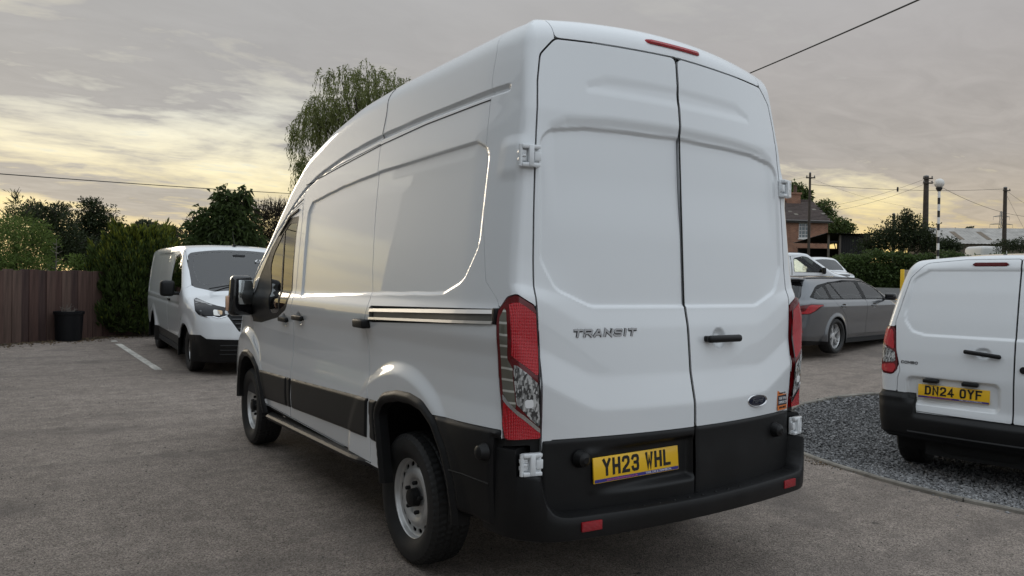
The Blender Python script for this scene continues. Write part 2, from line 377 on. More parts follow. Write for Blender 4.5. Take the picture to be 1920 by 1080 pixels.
# stroke lettering ------------------------------------------------------------
GL={'Y':[[(0,1),(.5,.5),(1,1)],[(.5,.5),(.5,0)]],'H':[[(0,0),(0,1)],[(1,0),(1,1)],[(0,.5),(1,.5)]],
'2':[[(0,.80),(.08,.95),(.25,1),(.75,1),(.93,.94),(1,.78),(.97,.62),(.80,.48),(.12,.16),(.02,0),(1,0)]],
'3':[[(0,.84),(.10,.96),(.28,1),(.72,1),(.92,.95),(1,.78),(.94,.60),(.75,.52),(.4,.52)],[(.75,.52),(.95,.42),(1,.22),(.92,.05),(.72,0),(.28,0),(.08,.05),(0,.17)]],
'W':[[(0,1),(.25,0),(.5,.66),(.75,0),(1,1)]],'L':[[(0,1),(0,0),(1,0)]],
'D':[[(0,0),(0,1),(.62,1),(.90,.92),(1,.70),(1,.30),(.90,.08),(.62,0),(-.06,0)]],'N':[[(0,0),(0,1),(1,0),(1,1)]],
'4':[[(.72,0),(.72,1),(0,.26),(1,.26)]],'O':[[(.3,0),(.08,.06),(0,.25),(0,.75),(.08,.94),(.3,1),(.7,1),(.92,.94),(1,.75),(1,.25),(.92,.06),(.7,0),(.26,0)]],
'F':[[(0,0),(0,1),(1,1)],[(0,.52),(.8,.52)]],'T':[[(0,1),(1,1)],[(.5,1),(.5,0)]],
'R':[[(0,0),(0,1),(.85,1),(1,.88),(1,.58),(.85,.46),(0,.46)],[(.55,.46),(1,0)]],
'A':[[(0,0),(.42,1),(.58,1),(1,0)],[(.2,.30),(.8,.30)]],'S':[[(1,.86),(.88,1),(.12,1),(0,.88),(0,.62),(.12,.52),(.88,.48),(1,.38),(1,.12),(.88,0),(.12,0),(0,.14)]],
'I':[[(.5,0),(.5,1)]],'C':[[(1,.8),(.88,1),(.12,1),(0,.85),(0,.15),(.12,0),(.88,0),(1,.2)]],'M':[[(0,0),(0,1),(.5,.3),(1,1),(1,0)]],
'B':[[(0,.5),(0,1),(.85,1),(1,.88),(1,.62),(.85,.5),(0,.5),(0,0),(.85,0),(1,.12),(1,.38),(.85,.5)]]}
def letters(txt,h,cw,gap,sw,space,depth=.0015,slant=0.):
    """flat-topped stroke letters in the x-z plane facing -y, starting at x=0"""
    mb=MB(); x0=0.
    for ch in txt:
        if ch==' ': x0+=space; continue
        w=cw*(.35 if ch=='I' else 1.0); lift=0.
        for st in GL[ch]:
            p=np.array(st,float); p=np.stack([x0+sw/2+p[:,0]*(w-sw),sw/2+p[:,1]*(h-sw)],1); p[:,0]+=slant*p[:,1]
            n=len(p); d=np.diff(p,axis=0); d/=np.linalg.norm(d,axis=1)[:,None]; nn=np.stack([-d[:,1],d[:,0]],1)
            l=[];r=[]
            for i in range(n):
                a=nn[max(i-1,0)];b=nn[min(i,n-2)]; m=a+b; m/=np.linalg.norm(m)+1e-9; k=sw/2/max(.45,m@a); q=p[i].copy()
                if i==0: q-=d[0]*sw/2
                if i==n-1: q+=d[-1]*sw/2
                l.append(q+m*k);r.append(q-m*k)
            y=-(depth+lift); lift+=.0002
            V=[(q[0],yy,q[1]) for yy in (y,0) for side in (l,r) for q in side]
            F=[]
            for i in range(n-1): F+=[(i,i+1,n+i+1,n+i),(i+1,i,2*n+i,2*n+i+1),(n+i,n+i+1,3*n+i+1,3*n+i)]
            F+=[(0,n,3*n,2*n),(n-1,2*n-1,4*n-1,3*n-1)]
            mb.add(V,F)
        x0+=w+gap
    return mb,x0-gap
def font(name,txt,size,material,parent,loc,rot,width=None,align='LEFT',ext=.0005,off=0.,shear=0.):
    c=bpy.data.curves.new(name,'FONT'); c.body=txt; c.size=size; c.extrude=ext; c.align_x=align; c.offset=off; c.resolution_u=2
    o=bpy.data.objects.new(name,c); COL.objects.link(o)
    dg=bpy.context.evaluated_depsgraph_get(); me=bpy.data.meshes.new_from_object(o.evaluated_get(dg)); bpy.data.objects.remove(o)
    if shear: 
        for v in me.vertices: v.co.x+=shear*v.co.y
    xs=[v.co.x for v in me.vertices]; w=max(xs)-min(xs)
    if width:
        for v in me.vertices: v.co.x*=width/w
    o=link(name,me,material,parent); o.location=loc; o.rotation_euler=rot
    return o
# ------------------------------------------------------------------ lie of the land, and a measuring aid for placing far things
def G(x,y):
    x=np.asarray(x,float);y=np.asarray(y,float)
    s=np.minimum(.06*(np.log1p(np.exp(np.clip((x-6.3)*2.5,-40,300)))/2.5),1.32)
    d=-.115*sstep(2.7,3.9,x)*(1-sstep(6.,9.,x))*(1-sstep(.9,2.4,y))*sstep(-9,-6,y)
    return s+.016*np.clip(y-4.5,0,13)+d
g_=lambda x,y:float(G(x,y))
CAM=np.array(M.translation); FWD=np.array(_f);RGTV=np.array(_R);UPV=np.array(_U)
def at(u,v,D): return CAM+D*(FWD+RGTV*(u-960)/FPX-UPV*(v-540)/FPX)      # survey point: bearing (u,v) at distance D
def ground_mat(name,cols,scale,speck,bump,dist=.004,rough=.9,patch=.35,stain=None):
    m=bpy.data.materials.new(name); m.use_nodes=True; nt=m.node_tree; N=nt.nodes; L=nt.links.new; b=N['Principled BSDF']; b.inputs['Roughness'].default_value=rough; b.inputs['Specular IOR Level'].default_value=.25
    tc=N.new('ShaderNodeTexCoord')
    def noise(s,d=4,r=.55,sc=None):
        n=N.new('ShaderNodeTexNoise'); n.inputs['Scale'].default_value=s; n.inputs['Detail'].default_value=d; n.inputs['Roughness'].default_value=r
        if sc:
            mp=N.new('ShaderNodeMapping'); mp.inputs['Scale'].default_value=sc; mp.inputs['Rotation'].default_value=(0,0,.5); L(tc.outputs['Object'],mp.inputs[0]); L(mp.outputs[0],n.inputs['Vector'])
        else: L(tc.outputs['Object'],n.inputs['Vector'])
        return n.outputs[0]
    def mr(f,a,b_,c,d):
        n=N.new('ShaderNodeMapRange'); L(f,n.inputs[0])
        for i,v in enumerate((a,b_,c,d)): n.inputs[i+1].default_value=v
        return n.outputs[0]
    def mixc(f,a,b_,bt='MIX'):
        n=N.new('ShaderNodeMix'); n.data_type='RGBA'; n.blend_type=bt
        for s,v in ((0,f),(6,a),(7,b_)):
            if isinstance(v,(int,float)): n.inputs[s].default_value=v
            elif isinstance(v,tuple): n.inputs[s].default_value=(*v,1)
            else: L(v,n.inputs[s])
        return n.outputs[2]
    big=noise(.45,5,.6,(1,.45,1)); med=noise(2.2,5,.65)
    c=mixc(mr(big,.35,.65,0,1),cols[0],cols[1]); c=mixc(mr(med,.42,.70,0,patch),c,cols[2])
    vo=N.new('ShaderNodeTexVoronoi'); vo.inputs['Scale'].default_value=scale; L(tc.outputs['Object'],vo.inputs['Vector'])
    sep=N.new('ShaderNodeSeparateColor'); L(vo.outputs['Color'],sep.inputs[0])
    fine=noise(7.,6,.7); c=mixc(1.,c,mr(fine,.3,.7,.78,1.22),'MULTIPLY')
    c=mixc(1.,c,mr(sep.outputs[0],0,1,1-speck,1+speck),'MULTIPLY')
    if stain: 
        st=noise(.8,3,.5); c=mixc(mr(st,.60,.72,0,.55),c,stain)
    if stain:
        tr=noise(1.1,4,.6,(.25,2.2,1)); c=mixc(mr(tr,.50,.66,0,.38),c,stain)
        vs=N.new('ShaderNodeTexVoronoi'); vs.inputs['Scale'].default_value=2.3; L(tc.outputs['Object'],vs.inputs['Vector']); c=mixc(mr(vs.outputs['Distance'],.035,.075,.6,0),c,tuple(q*.5 for q in stain))
    L(c,b.inputs['Base Color'])
    f=noise(scale*1.3,3,.6); a=N.new('ShaderNodeMath'); a.operation='ADD'; L(vo.outputs['Distance'],a.inputs[0]); L(f,a.inputs[1])
    bp=N.new('ShaderNodeBump'); bp.inputs['Strength'].default_value=bump; bp.inputs['Distance'].default_value=dist; L(a.outputs[0],bp.inputs['Height']); L(bp.outputs[0],b.inputs['Normal'])
    return m
ASPH=ground_mat('asphalt',[(.220,.186,.160),(.274,.233,.202),(.154,.130,.112)],150,.55,.85,.005,stain=(.108,.094,.085))
ROADM=ground_mat('road_asphalt',[(.085,.083,.080),(.10,.098,.095),(.07,.068,.066)],70,.3,.6)
PAVEM=ground_mat('pavement_asphalt',[(.14,.132,.122),(.16,.15,.14),(.11,.105,.10)],60,.25,.5)
GRASS=ground_mat('grass',[(.045,.060,.018),(.060,.075,.022),(.035,.045,.014)],30,.5,1.,.03)
SOIL=ground_mat('soil',[(.060,.048,.036),(.085,.070,.052),(.035,.028,.022)],45,.5,1.,.02)
GRAVB=ground_mat('gravel_bed',[(.06,.06,.06),(.08,.08,.08),(.04,.04,.04)],60,.6,1.,.02)
GRAV=fillet([(3.45,.75),(3.15,.25),(2.95,-.35),(2.91,-.9),(3.02,-1.35),(3.2,-2.4),(3.3,-8),(13,-8),(13,-1.5),(9.2,1.35),(7.1,2.12),(6.3,2.30),(5.45,2.22),(4.6,1.88),(3.9,1.35)],[.3,.5,.5,.5,.5,1,.3,.3,1,1,1,1,1,.6,.4])
FA,FB=np.array([-3.10,13.73]),np.array([-1.41,14.73]); FD_=(FB-FA)/np.linalg.norm(FB-FA); FN_=np.array([-FD_[1],FD_[0]])
fence_d=lambda x,y:(x-FA[0])*FN_[0]+(y-FA[1])*FN_[1]
depth_=lambda x,y:(x-CAM[0])*FWD[0]+(y-CAM[1])*FWD[1]
lat_=lambda x,y:(x-CAM[0])*RGTV[0]+(y-CAM[1])*RGTV[1]
def ground():
    def ax(a,b,lo,hi,f):
        c=np.arange(a,b,f); w=[]; d=f; q=b
        while q<hi: w.append(q); d*=1.12; q+=d
        v=[];d=f;q=a-f
        while q>lo: v.append(q); d*=1.12; q-=d
        return np.array([lo]+v[::-1]+list(c)+w+[hi])
    X,Y=np.meshgrid(ax(-8,13,-900,1500,.14),ax(-9,18,-500,1500,.14),indexing='xy')
    Z=G(X,Y); P=np.stack([X,Y,Z],-1); e=.05
    N_=np.stack([-(G(X+e,Y)-G(X-e,Y))/(2*e),-(G(X,Y+e)-G(X,Y-e))/(2*e),np.ones_like(X)],-1); N_/=np.linalg.norm(N_,axis=-1)[...,None]
    gv=sdpoly(GRAV,X,Y,1.5); fd=fence_d(X,Y)+.10*np.sin(X*3.1)+.08*np.sin(X*7.7+1); D=depth_(X,Y); lt=lat_(X,Y)
    lot=np.maximum(np.maximum(fd+.35,D-24.5),-12-X); lot=np.maximum(lot,lt-60); lot=np.maximum(lot,-40-Y)
    rd=np.maximum(26.0-D,D-33.0); pv=np.maximum(np.maximum(24.6-D,D-34.4),-(rd-.15)); rd=np.maximum(rd,np.abs(lt)-150); pv=np.maximum(pv,np.abs(lt)-150)
    soil=np.maximum(fd-.35,-(fd+.35)); soil=np.maximum(soil,np.abs(X)-14)
    fields=[('gravel_bed',gv,GRAVB),('car_park',np.maximum(lot,-gv),ASPH),('road',rd,ROADM),('pavement',np.maximum(pv,-lot),PAVEM),('soil_strip',np.maximum(soil,-lot),SOIL)]
    rest=np.full_like(X,-1.)
    for n,f,m in fields: rest=np.maximum(rest,-f)
    for n,f,m in fields+[('ground',rest,GRASS)]:
        V,NN,L,S,_=clip(P,N_,f,False); tag(link(n,mesh_np(n,V,L,S,NN),m),kind='structure')
    # bay line
    a,b=np.array([-1.14,13.05]),np.array([-.975,8.80]); k=24; t=np.linspace(0,1,k)[:,None]; p=a+(b-a)*t; w=.055
    V=[]
    for q in p:
        for s in (-w,w): V.append((q[0]+s+rng.normal(0,.003),q[1],g_(q[0]+s,q[1])+.004))
    m=MB().add(V,[(2*i,2*i+1,2*i+3,2*i+2) for i in range(k-1)]); tag(m.build('bay_line',ground_mat('road_paint',[(.52,.50,.45),(.58,.56,.51),(.22,.21,.19)],60,.3,.4,patch=.55),None),kind='structure')
    m=MB(); q=np.array([-1.16,13.6]); m.add([(q[0]-.06,q[1]-.1,g_(*q)+.004),(q[0]+.06,q[1]-.1,g_(*q)+.004),(q[0]+.05,q[1]+.25,g_(*q)+.004),(q[0]-.05,q[1]+.2,g_(*q)+.004)],[(0,1,2,3)])
    tag(m.build('bay_line',bpy.data.materials['road_paint']),kind='structure')
    # concrete edging stones round the gravel
    KERB=mat('edging_concrete',(.20,.185,.16),.9,var=.3,vscale=6,bump=.5,bscale=50)
    kr=bpy.data.objects.new('kerb',None); COL.objects.link(kr); tag(kr,kind='structure')
    P2=np.concatenate([GRAV,GRAV[:1]]); s=np.r_[0,np.cumsum(np.hypot(*np.diff(P2,axis=0).T))]
    i=0.; 
    while i<s[-1]-.2:
        l=min(.91,s[-1]-i); pts=[]
        uu=np.linspace(i+.004,i+l-.004,5); c=np.stack([np.interp(uu,s,P2[:,0]),np.interp(uu,s,P2[:,1])],1); i+=l
        if c[:,0].max()>10 or c[:,1].min()<-4: continue
        d=np.gradient(c,axis=0); n=np.stack([-d[:,1],d[:,0]],1)/np.hypot(*d.T)[:,None]; V=[]; h=.028+rng.normal(0,.006); tw=rng.normal(0,.006)
        for q,nn in zip(c,n):
            z=g_(q[0],q[1])
            for o,dz in ((-.030,-.08),(-.030,h-.01),(-.022,h),(.022,h+tw),(.030,h-.008+tw),(.030,-.08)): V.append((q[0]+nn[0]*o,q[1]+nn[1]*o,z+dz))
        F=[(6*a+b,6*a+b+1,6*a+b+7,6*a+b+6) for a in range(4) for b in range(5)]+[tuple(range(6)),tuple(24+k for k in range(5,-1,-1))]
        MB().add(V,F).build('kerbstone',KERB,kr)
    # gravel stones
    n=52000; pts=np.stack([rng.uniform(2.9,8.6,n*3),rng.uniform(-2.6,2.32,n*3)],1); d=sdpoly(GRAV,pts[:,0],pts[:,1],.5)
    dist=np.hypot(pts[:,0]-CAM[0],pts[:,1]-CAM[1]); pts=pts[(d<-.03)&(rng.random(len(d))<np.clip(1.4-dist/12,.3,1))][:n]
    def stones(name,pts,sz,lift,m,lab=None):
        n=len(pts); B=np.array([[1,0,0],[-1,0,0],[0,1,0],[0,-1,0],[0,0,1],[0,0,-1]],float); Fc=np.array([[0,2,4],[2,1,4],[1,3,4],[3,0,4],[2,0,5],[1,2,5],[3,1,5],[0,3,5]])
        q=rng.normal(size=(n,4)); q/=np.linalg.norm(q,axis=1)[:,None]; w,x,y,z=q.T
        Rm=np.stack([1-2*(y*y+z*z),2*(x*y-z*w),2*(x*z+y*w),2*(x*y+z*w),1-2*(x*x+z*z),2*(y*z-x*w),2*(x*z-y*w),2*(y*z+x*w),1-2*(x*x+y*y)],1).reshape(n,3,3)
        s=sz*rng.lognormal(0,.32,(n,1,1))*rng.uniform(.55,1.25,(n,6,1)); V=np.einsum('nij,nkj->nki',Rm,B[None]*s)
        V[...,2]*=.75; V+=np.concatenate([pts,(G(pts[:,0],pts[:,1])+rng.uniform(0,lift,n))[:,None]],1)[:,None]
        L=(Fc[None]+6*np.arange(n)[:,None,None]).reshape(-1)
        return tag(link(name,mesh_np(name,V.reshape(-1,3),L,np.full(n*8,3),smooth=False),m),lab,kind='stuff')
    stones('gravel',pts,.0115,.02,mat('gravel_stone',(.19,.19,.192),.85,isl=.55))
    p=np.stack([rng.uniform(2.3,6.5,5200),rng.uniform(-2.6,2.6,5200)],1); d=sdpoly(GRAV,p[:,0],p[:,1],.5); p=p[(d>.03)&(d<.45)&(rng.random(len(d))<np.exp(-d/.09))]
    stones('gravel',p,.0085,.003,bpy.data.materials['gravel_stone'],'stray stones')
    # loose grit and crumbs on the tarmac, leaf litter along the fence
    n=5200; p=np.stack([rng.uniform(-5,3.0,n),rng.uniform(-2.6,9,n)],1); p=p[sdpoly(GRAV,p[:,0],p[:,1],.3)>.1]
    stones('grit',p,.0042,.003,mat('grit_stone',(.13,.12,.105),.9,isl=.8))
    n=1500; t=rng.uniform(-3,5,n); o=-.05-np.abs(rng.normal(0,.35,n)); p=FA[None]+t[:,None]*FD_+o[:,None]*FN_
    stones('litter',p,.016,.008,mat('leaf_litter',(.10,.07,.04),.9,isl=.7))
    k=260; t=rng.uniform(0,1,k); u=np.linspace(0,1,len(GRAV)); i0=(t*5.99).astype(int)%len(GRAV); p=GRAV[i0]+(GRAV[(i0+1)%len(GRAV)]-GRAV[i0])*rng.random(k)[:,None]+rng.normal(0,.12,(k,2)); p=p[sdpoly(GRAV,p[:,0],p[:,1],1)>.04]
    stones('litter',p,.007,.004,bpy.data.materials['leaf_litter'])
ground()
# ------------------------------------------------------------------ vehicle materials
WHITE=mat('white_paint',(.70,.72,.735),.35,coat=1.,spec=.5)
BLKP=mat('black_plastic',(.0060,.0060,.0064),.46,var=.35,vscale=5.,spec=.3,bump=.08,bscale=900.)
BLKG=mat('gloss_black',(.008,.008,.009),.12,coat=.5)
RUB=mat('tyre_rubber',(.010,.010,.010),.62,var=.25,vscale=30)
STEEL=mat('wheel_silver',(.55,.55,.54),.36,metal=.6,var=.12,vscale=14)
DARK=mat('underside_black',(.006,.006,.006),.8)
CHROME=mat('chrome',(.62,.62,.63),.18,metal=1.)
BRUSH=mat('rail_metal',(.62,.61,.59),.3,metal=1.)
RAILF=mat('rail_painted_face',(.10,.095,.08),.4,coat=.3)
SEAL_GAP=mat('seal_and_gap_black',(.004,.004,.004),.7)
GLASS=glassmat('side_glass',(.42,.50,.46),1.55)
GLASSD=glassmat('dark_glass',(.30,.34,.33),1.6)
INT=mat('cab_trim',(.018,.018,.02),.7)
SEAT=mat('seat_cloth',(.03,.032,.036),.9,var=.2,vscale=40)
YEL=mat('plate_yellow',(.80,.47,.012),.35,coat=.3)
BLKT=mat('plate_black',(.006,.006,.006),.4)
BLUE=mat('plate_blue_strip',(.03,.025,.20),.4)
WTXT=mat('white_print',(.75,.75,.75),.5); PTXT=mat('pink_print',(.55,.12,.25),.5)
def lensmat(name,col,rough,sx,sz,bump=.6,trans=0.):
    """moulded lamp lens: fine ribs both ways"""
    m=mat(name,col,rough,coat=.15,spec=.45); nt=m.node_tree; N=nt.nodes; L=nt.links.new; b=N['Principled BSDF']
    tc=N.new('ShaderNodeTexCoord'); hs=[]
    for ax,sc in (('X',sx),('Z',sz)):
        if sc<=0: continue
        w=N.new('ShaderNodeTexWave'); w.wave_type='BANDS'; w.bands_direction=ax; w.inputs['Scale'].default_value=sc; L(tc.outputs['Object'],w.inputs['Vector']); hs.append(w.outputs[1])
    h=hs[0]
    if len(hs)>1:
        a=N.new('ShaderNodeMath'); a.operation='ADD'; L(hs[0],a.inputs[0]); L(hs[1],a.inputs[1]); h=a.outputs[0]
    bp=N.new('ShaderNodeBump'); bp.inputs['Strength'].default_value=bump; bp.inputs['Distance'].default_value=.004; L(h,bp.inputs['Height']); L(bp.outputs[0],b.inputs['Normal'])
    mx=N.new('ShaderNodeMix'); mx.data_type='RGBA'; mx.inputs[6].default_value=(*[c*(.15 if trans else .55) for c in col],1); mx.inputs[7].default_value=(*[min(1,c*1.35) for c in col],1); L(h,mx.inputs[0]); L(mx.outputs[2],b.inputs['Base Color'])
    return m
REDL=lensmat('red_lens',(.36,.002,.008),.10,40,52,.45); REDD=mat('dark_red_lens',(.11,.002,.004),.12,coat=.2)
CLRL=lensmat('clear_lens',(.42,.42,.415),.10,38,30,.6,True); GRYL=lensmat('smoked_clear_lens',(.20,.195,.155),.10,0,9,.3)
REFL=lensmat('red_reflector',(.30,.006,.012),.25,60,60)
ROTX=lambda s:(np.array([[0,0,s],[0,1,0],[-s,0,0]],float))      # lathe axis z -> +-x
def clear_lens():
    """reversing lamp: bright facets over a dark bowl behind ribbed clear plastic"""
    m=mat('clear_lens',(.4,.4,.4),.08,coat=.3); nt=m.node_tree; N=nt.nodes; L=nt.links.new; b=N['Principled BSDF']; tc=N.new('ShaderNodeTexCoord'); mp=N.new('ShaderNodeMapping'); mp.inputs['Scale'].default_value=(2.2,2.2,.9); L(tc.outputs['Object'],mp.inputs[0])
    v=N.new('ShaderNodeTexVoronoi'); v.inputs['Scale'].default_value=60; v.distance='CHEBYCHEV'; L(mp.outputs[0],v.inputs['Vector']); n=N.new('ShaderNodeTexNoise'); n.inputs['Scale'].default_value=16; n.inputs['Detail'].default_value=3; L(tc.outputs['Object'],n.inputs['Vector'])
    r=N.new('ShaderNodeValToRGB'); e=r.color_ramp.elements; e[0].position=.38; e[0].color=(.05,.05,.05,1); e[1].position=.66; e[1].color=(.50,.50,.49,1); sp=N.new('ShaderNodeSeparateColor'); L(v.outputs['Color'],sp.inputs[0])
    a=N.new('ShaderNodeMath'); a.operation='MULTIPLY_ADD'; a.inputs[1].default_value=.42; L(sp.outputs[0],a.inputs[0]); q=N.new('ShaderNodeMath'); q.operation='MULTIPLY'; q.inputs[1].default_value=.58; L(n.outputs[0],q.inputs[0]); L(q.outputs[0],a.inputs[2]); L(a.outputs[0],r.inputs[0]); L(r.outputs[0],b.inputs['Base Color'])
    bp=N.new('ShaderNodeBump'); bp.inputs['Strength'].default_value=.6; bp.inputs['Distance'].default_value=.003; L(v.outputs['Distance'],bp.inputs['Height']); L(bp.outputs[0],b.inputs['Normal']); return m
def smoked_lens():
    """grey strip with thin bright moulded bars"""
    m=mat('smoked_clear_lens',(.1,.1,.08),.10,coat=1.); nt=m.node_tree; N=nt.nodes; L=nt.links.new; b=N['Principled BSDF']; tc=N.new('ShaderNodeTexCoord'); w=N.new('ShaderNodeTexWave'); w.bands_direction='Z'; w.inputs['Scale'].default_value=6.5; w.inputs['Distortion'].default_value=1.2; w.inputs['Detail'].default_value=1; L(tc.outputs['Object'],w.inputs['Vector'])
    r=N.new('ShaderNodeValToRGB'); e=r.color_ramp.elements; e[0].position=.86; e[0].color=(.12,.115,.09,1); e[1].position=.97; e[1].color=(.50,.49,.44,1); L(w.outputs[1],r.inputs[0]); L(r.outputs[0],b.inputs['Base Color']); return m
GRYL=smoked_lens()
CLRL=clear_lens()
def tyre_mesh(R,ri,w,tread=True,n=120):
    """tyre about the x axis, outer side towards -x, centred on its own width"""
    h=w/2; prof=[(ri-.004,-h*.72),(ri+.012,-h*.80),(ri+.30*(R-ri),-h*.97),(ri+.55*(R-ri),-h*1.0),(ri+.78*(R-ri),-h*.95),(R-.022,-h*.86),(R-.008,-h*.78)]
    tr=[]; k=22
    for i in range(k+1): tr.append((R-.002-.006*abs(2*i/k-1)**3,(-h+2*h*i/k)*.75))
    prof=prof+tr+[(r,-z) for r,z in prof[::-1]]
    prof=np.array(prof); th=np.arange(n*2)*np.pi/n; m=len(prof); Rr=np.repeat(prof[:,0][:,None],n*2,1)
    if tread:
        for i in range(m):
            x=prof[i,1]/h
            if prof[i,0]>R-.012:
                g=0.
                if min(abs(x-.0),abs(x-.36),abs(x+.36))<.04: Rr[i]-=.007
                else: Rr[i]-=.0055*((np.sin(th*n*.5+6*x)>.72))
            elif prof[i,0]>R-.03: Rr[i]-=.005*(np.sin(th*n*.5)>.3)
    V=np.stack([np.repeat(prof[:,1][:,None],n*2,1),Rr*np.cos(th),Rr*np.sin(th)],-1).reshape(-1,3); nn=n*2
    a=np.arange(m-1)[:,None]*nn; j=np.arange(nn)[None]; j1=(j+1)%nn
    Q=np.stack([a+j,a+j1,a+nn+j1,a+nn+j],-1).reshape(-1)
    me=mesh_np('tyre',V,Q,np.full(len(Q)//4,4)); me.set_sharp_from_angle(angle=R_(35)); return me
def disc_mesh(prof,holes=(),n=96,rad=None):
    """wheel disc about x (outer face to -x); holes: (radius, count, ry, rt, phase) ovals cut through"""
    prof=np.array(prof,float); rr=[];xx=[]
    for i in range(len(prof)-1):
        k=max(1,int(np.hypot(*(prof[i+1]-prof[i]))/.006)); t=np.linspace(0,1,k,endpoint=False)
        rr+=list(prof[i,0]+(prof[i+1,0]-prof[i,0])*t); xx+=list(prof[i,1]+(prof[i+1,1]-prof[i,1])*t)
    rr=np.array(rr+[prof[-1,0]]);xx=np.array(xx+[prof[-1,1]]); th=-np.arange(n)*2*np.pi/n
    P=np.stack([np.repeat(xx[:,None],n,1),np.outer(rr,np.cos(th)),np.outer(rr,np.sin(th))],-1)
    d=np.gradient(np.stack([rr,xx],1),axis=0); nr,nx=d[:,1],-d[:,0]
    l=np.hypot(nr,nx)+1e-9; nr/=l;nx/=l; s=-1 if nx.mean()>0 else 1; nr*=s;nx*=s
    N=np.stack([np.repeat(nx[:,None],n,1),np.outer(nr,np.cos(th)),np.outer(nr,np.sin(th))],-1)
    phi=np.full(P.shape[:2],-1.)
    for (hr,cnt,a,b,ph) in holes:
        for k in range(cnt):
            t=ph+2*np.pi*k/cnt; dt=(th-t+np.pi)%(2*np.pi)-np.pi
            e=np.sqrt(((rr[:,None]-hr)/a)**2+((dt[None]*rr[:,None])/b)**2); phi=np.maximum(phi,(1-e)*min(a,b))
    c=clip(P,N,phi,True); V,NN,L,S=finish([c],0,.006); return mesh_np('rim',V,L,S,NN)
def wheel(par,x,y,z,side,R,w,rim,nuts=5,nr=.075,cap=.045,capm=None,tread=True,rimm=None,tyre=None,extra=None):
    """side -1: outer face to -x. children of the car: wheel > tyre, rim, nuts, hub"""
    hub=bpy.data.objects.new('wheel',None); COL.objects.link(hub); hub.parent=par; hub.location=(x,y,z); hub.empty_display_size=.05
    if side>0: hub.rotation_euler=(0,0,np.pi)
    t=link('tyre',tyre,RUB,hub); r=link('rim',rim,rimm or STEEL,hub)
    face=min(v.co.x for v in rim.vertices if math.hypot(v.co.y,v.co.z)<nr+.03) if nuts else -.05
    if nuts:
        nm=MB().lathe([(0,.0),(.011,.0),(.0115,.022),(.007,.027),(0,.028)][::-1],8,(ROTX(-1),(0,0,0))).build('wheel_nut',BLKP,hub)
        me=nm.data; bpy.data.objects.remove(nm)
        for k in range(nuts):
            a=2*np.pi*k/nuts+.45; o=link('wheel_nut',me,BLKP,hub); o.location=(face+.004,nr*math.cos(a),nr*math.sin(a))
    if cap: MB().lathe([(0,.050),(cap*.6,.050),(cap*.92,.042),(cap,.0)],20,(ROTX(-1),(face+.01,0,0))).build('hub_cap',capm or BLKP,hub)
    b=MB().lathe([(0,0),(R*.46,0),(R*.46,-.12),(0,-.12)],24,(ROTX(-1),(.02,0,0))).build('brake_drum',DARK,hub)
    return hub
def seam(pts,r,material,parent,name='panel_seam'):
    return MB().tube(pts,r,5).build(name,material,parent)
def seat(mb,x,y,z,w=.5):
    mb.rbox((x-w/2,y-.25,z),(x+w/2,y+.25,z+.16),.05); c=(x,y-.25,z+.1)
    mb.rbox((x-w/2,y-.34,z+.1),(x+w/2,y-.18,z+.72),.06); mb.rbox((x-.13,y-.36,z+.76),(x+.13,y-.25,z+.96),.05)
def plate(txt,parent,loc,strip,tilt=0.,rz=0.):
    """520 x 111 mm yellow plate facing -y"""
    p=MB().rbox((-.26,-.004,0),(.26,.004,.111),.002); o=p.build('number_plate',YEL,parent); o.location=loc; o.rotation_euler=(tilt,0,rz)
    mb,w=letters(txt,.074,.046,.0105,.0135,.030)
    t=mb.build('plate_lettering',BLKT,o); t.location=(-w/2,-.0042,.028)
    b=MB().box((-.256,-.0055,.003),(.256,-.0042,.0165)).build('plate_strip',BLUE,o)
    if strip:
        font('strip_lettering','yorkcarandcommercial.co.uk',.013,PTXT,b,(-.19,-.0062,.006),(np.pi/2,0,0),.185)
        font('strip_lettering','YORK CAR & COMMERCIAL',.013,WTXT,b,(.045,-.0062,.006),(np.pi/2,0,0),.165)
    return o
# ------------------------------------------------------------------ the big white van

tW=lut([.2,.5,.62,.80,.86,.96,1.08,1.18,1.255,1.30,1.345,1.40,1.42,1.7,2.0,2.2,2.30,2.5,2.8],
       [.99,1.015,1.026,1.029,1.022,1.006,1.003,1.010,1.028,1.030,1.024,1.000,.997,.968,.935,.908,.892,.865,.815],.012)
tYR=lut([.3,.80,.94,1.085,1.21,1.30,1.385,1.43,2.17,2.26,2.60,2.9],[-1.10,-1.115,-1.111,-1.078,-1.066,-1.056,-1.036,-1.032,-.986,-.984,-.948,-.91],.010)
tZ=lut([-2,.5,1.1,1.55,2.1,2.45,2.75,2.97,3.28,3.62,3.85,4.15,4.27,4.6],[2.755,2.755,2.73,2.665,2.53,2.36,2.16,1.98,1.76,1.48,1.31,1.13,.98,.4],.05)
tYA=lut([.3,.83,1.0,1.4,2.1,2.55,2.9],[.15,.15,.13,.088,.083,.12,.14],.05)
REC=fillet([(-.585,2.150),(-.70,2.10),(-.70,1.66),(-.60,1.50),(-.42,1.440),(.42,1.42),(1.74,1.378),(1.79,1.70),(1.82,1.98),(1.76,2.055),(1.183,2.109),(.49,2.142)],[.06,.08,.15,.12,.15,.0,.04,0,.08,.06,0,0])
RREC=fillet([(-.80,2.165),(-.81,1.60),(-.74,1.47),(-.56,1.397),(.56,1.397),(.74,1.47),(.81,1.60),(.80,2.165),(.55,2.20),(0,2.212),(-.55,2.20)],[.09,.1,.1,.1,.1,.1,.1,.09,0,0,0])
RSH=fillet([(-.775,2.20),(-.775,1.2),(.775,1.2),(.775,2.20),(.672,2.248),(.415,2.270),(0,2.278),(-.415,2.270),(-.672,2.248)],[.05,.05,.05,.05,.05,0,0,0,.05])
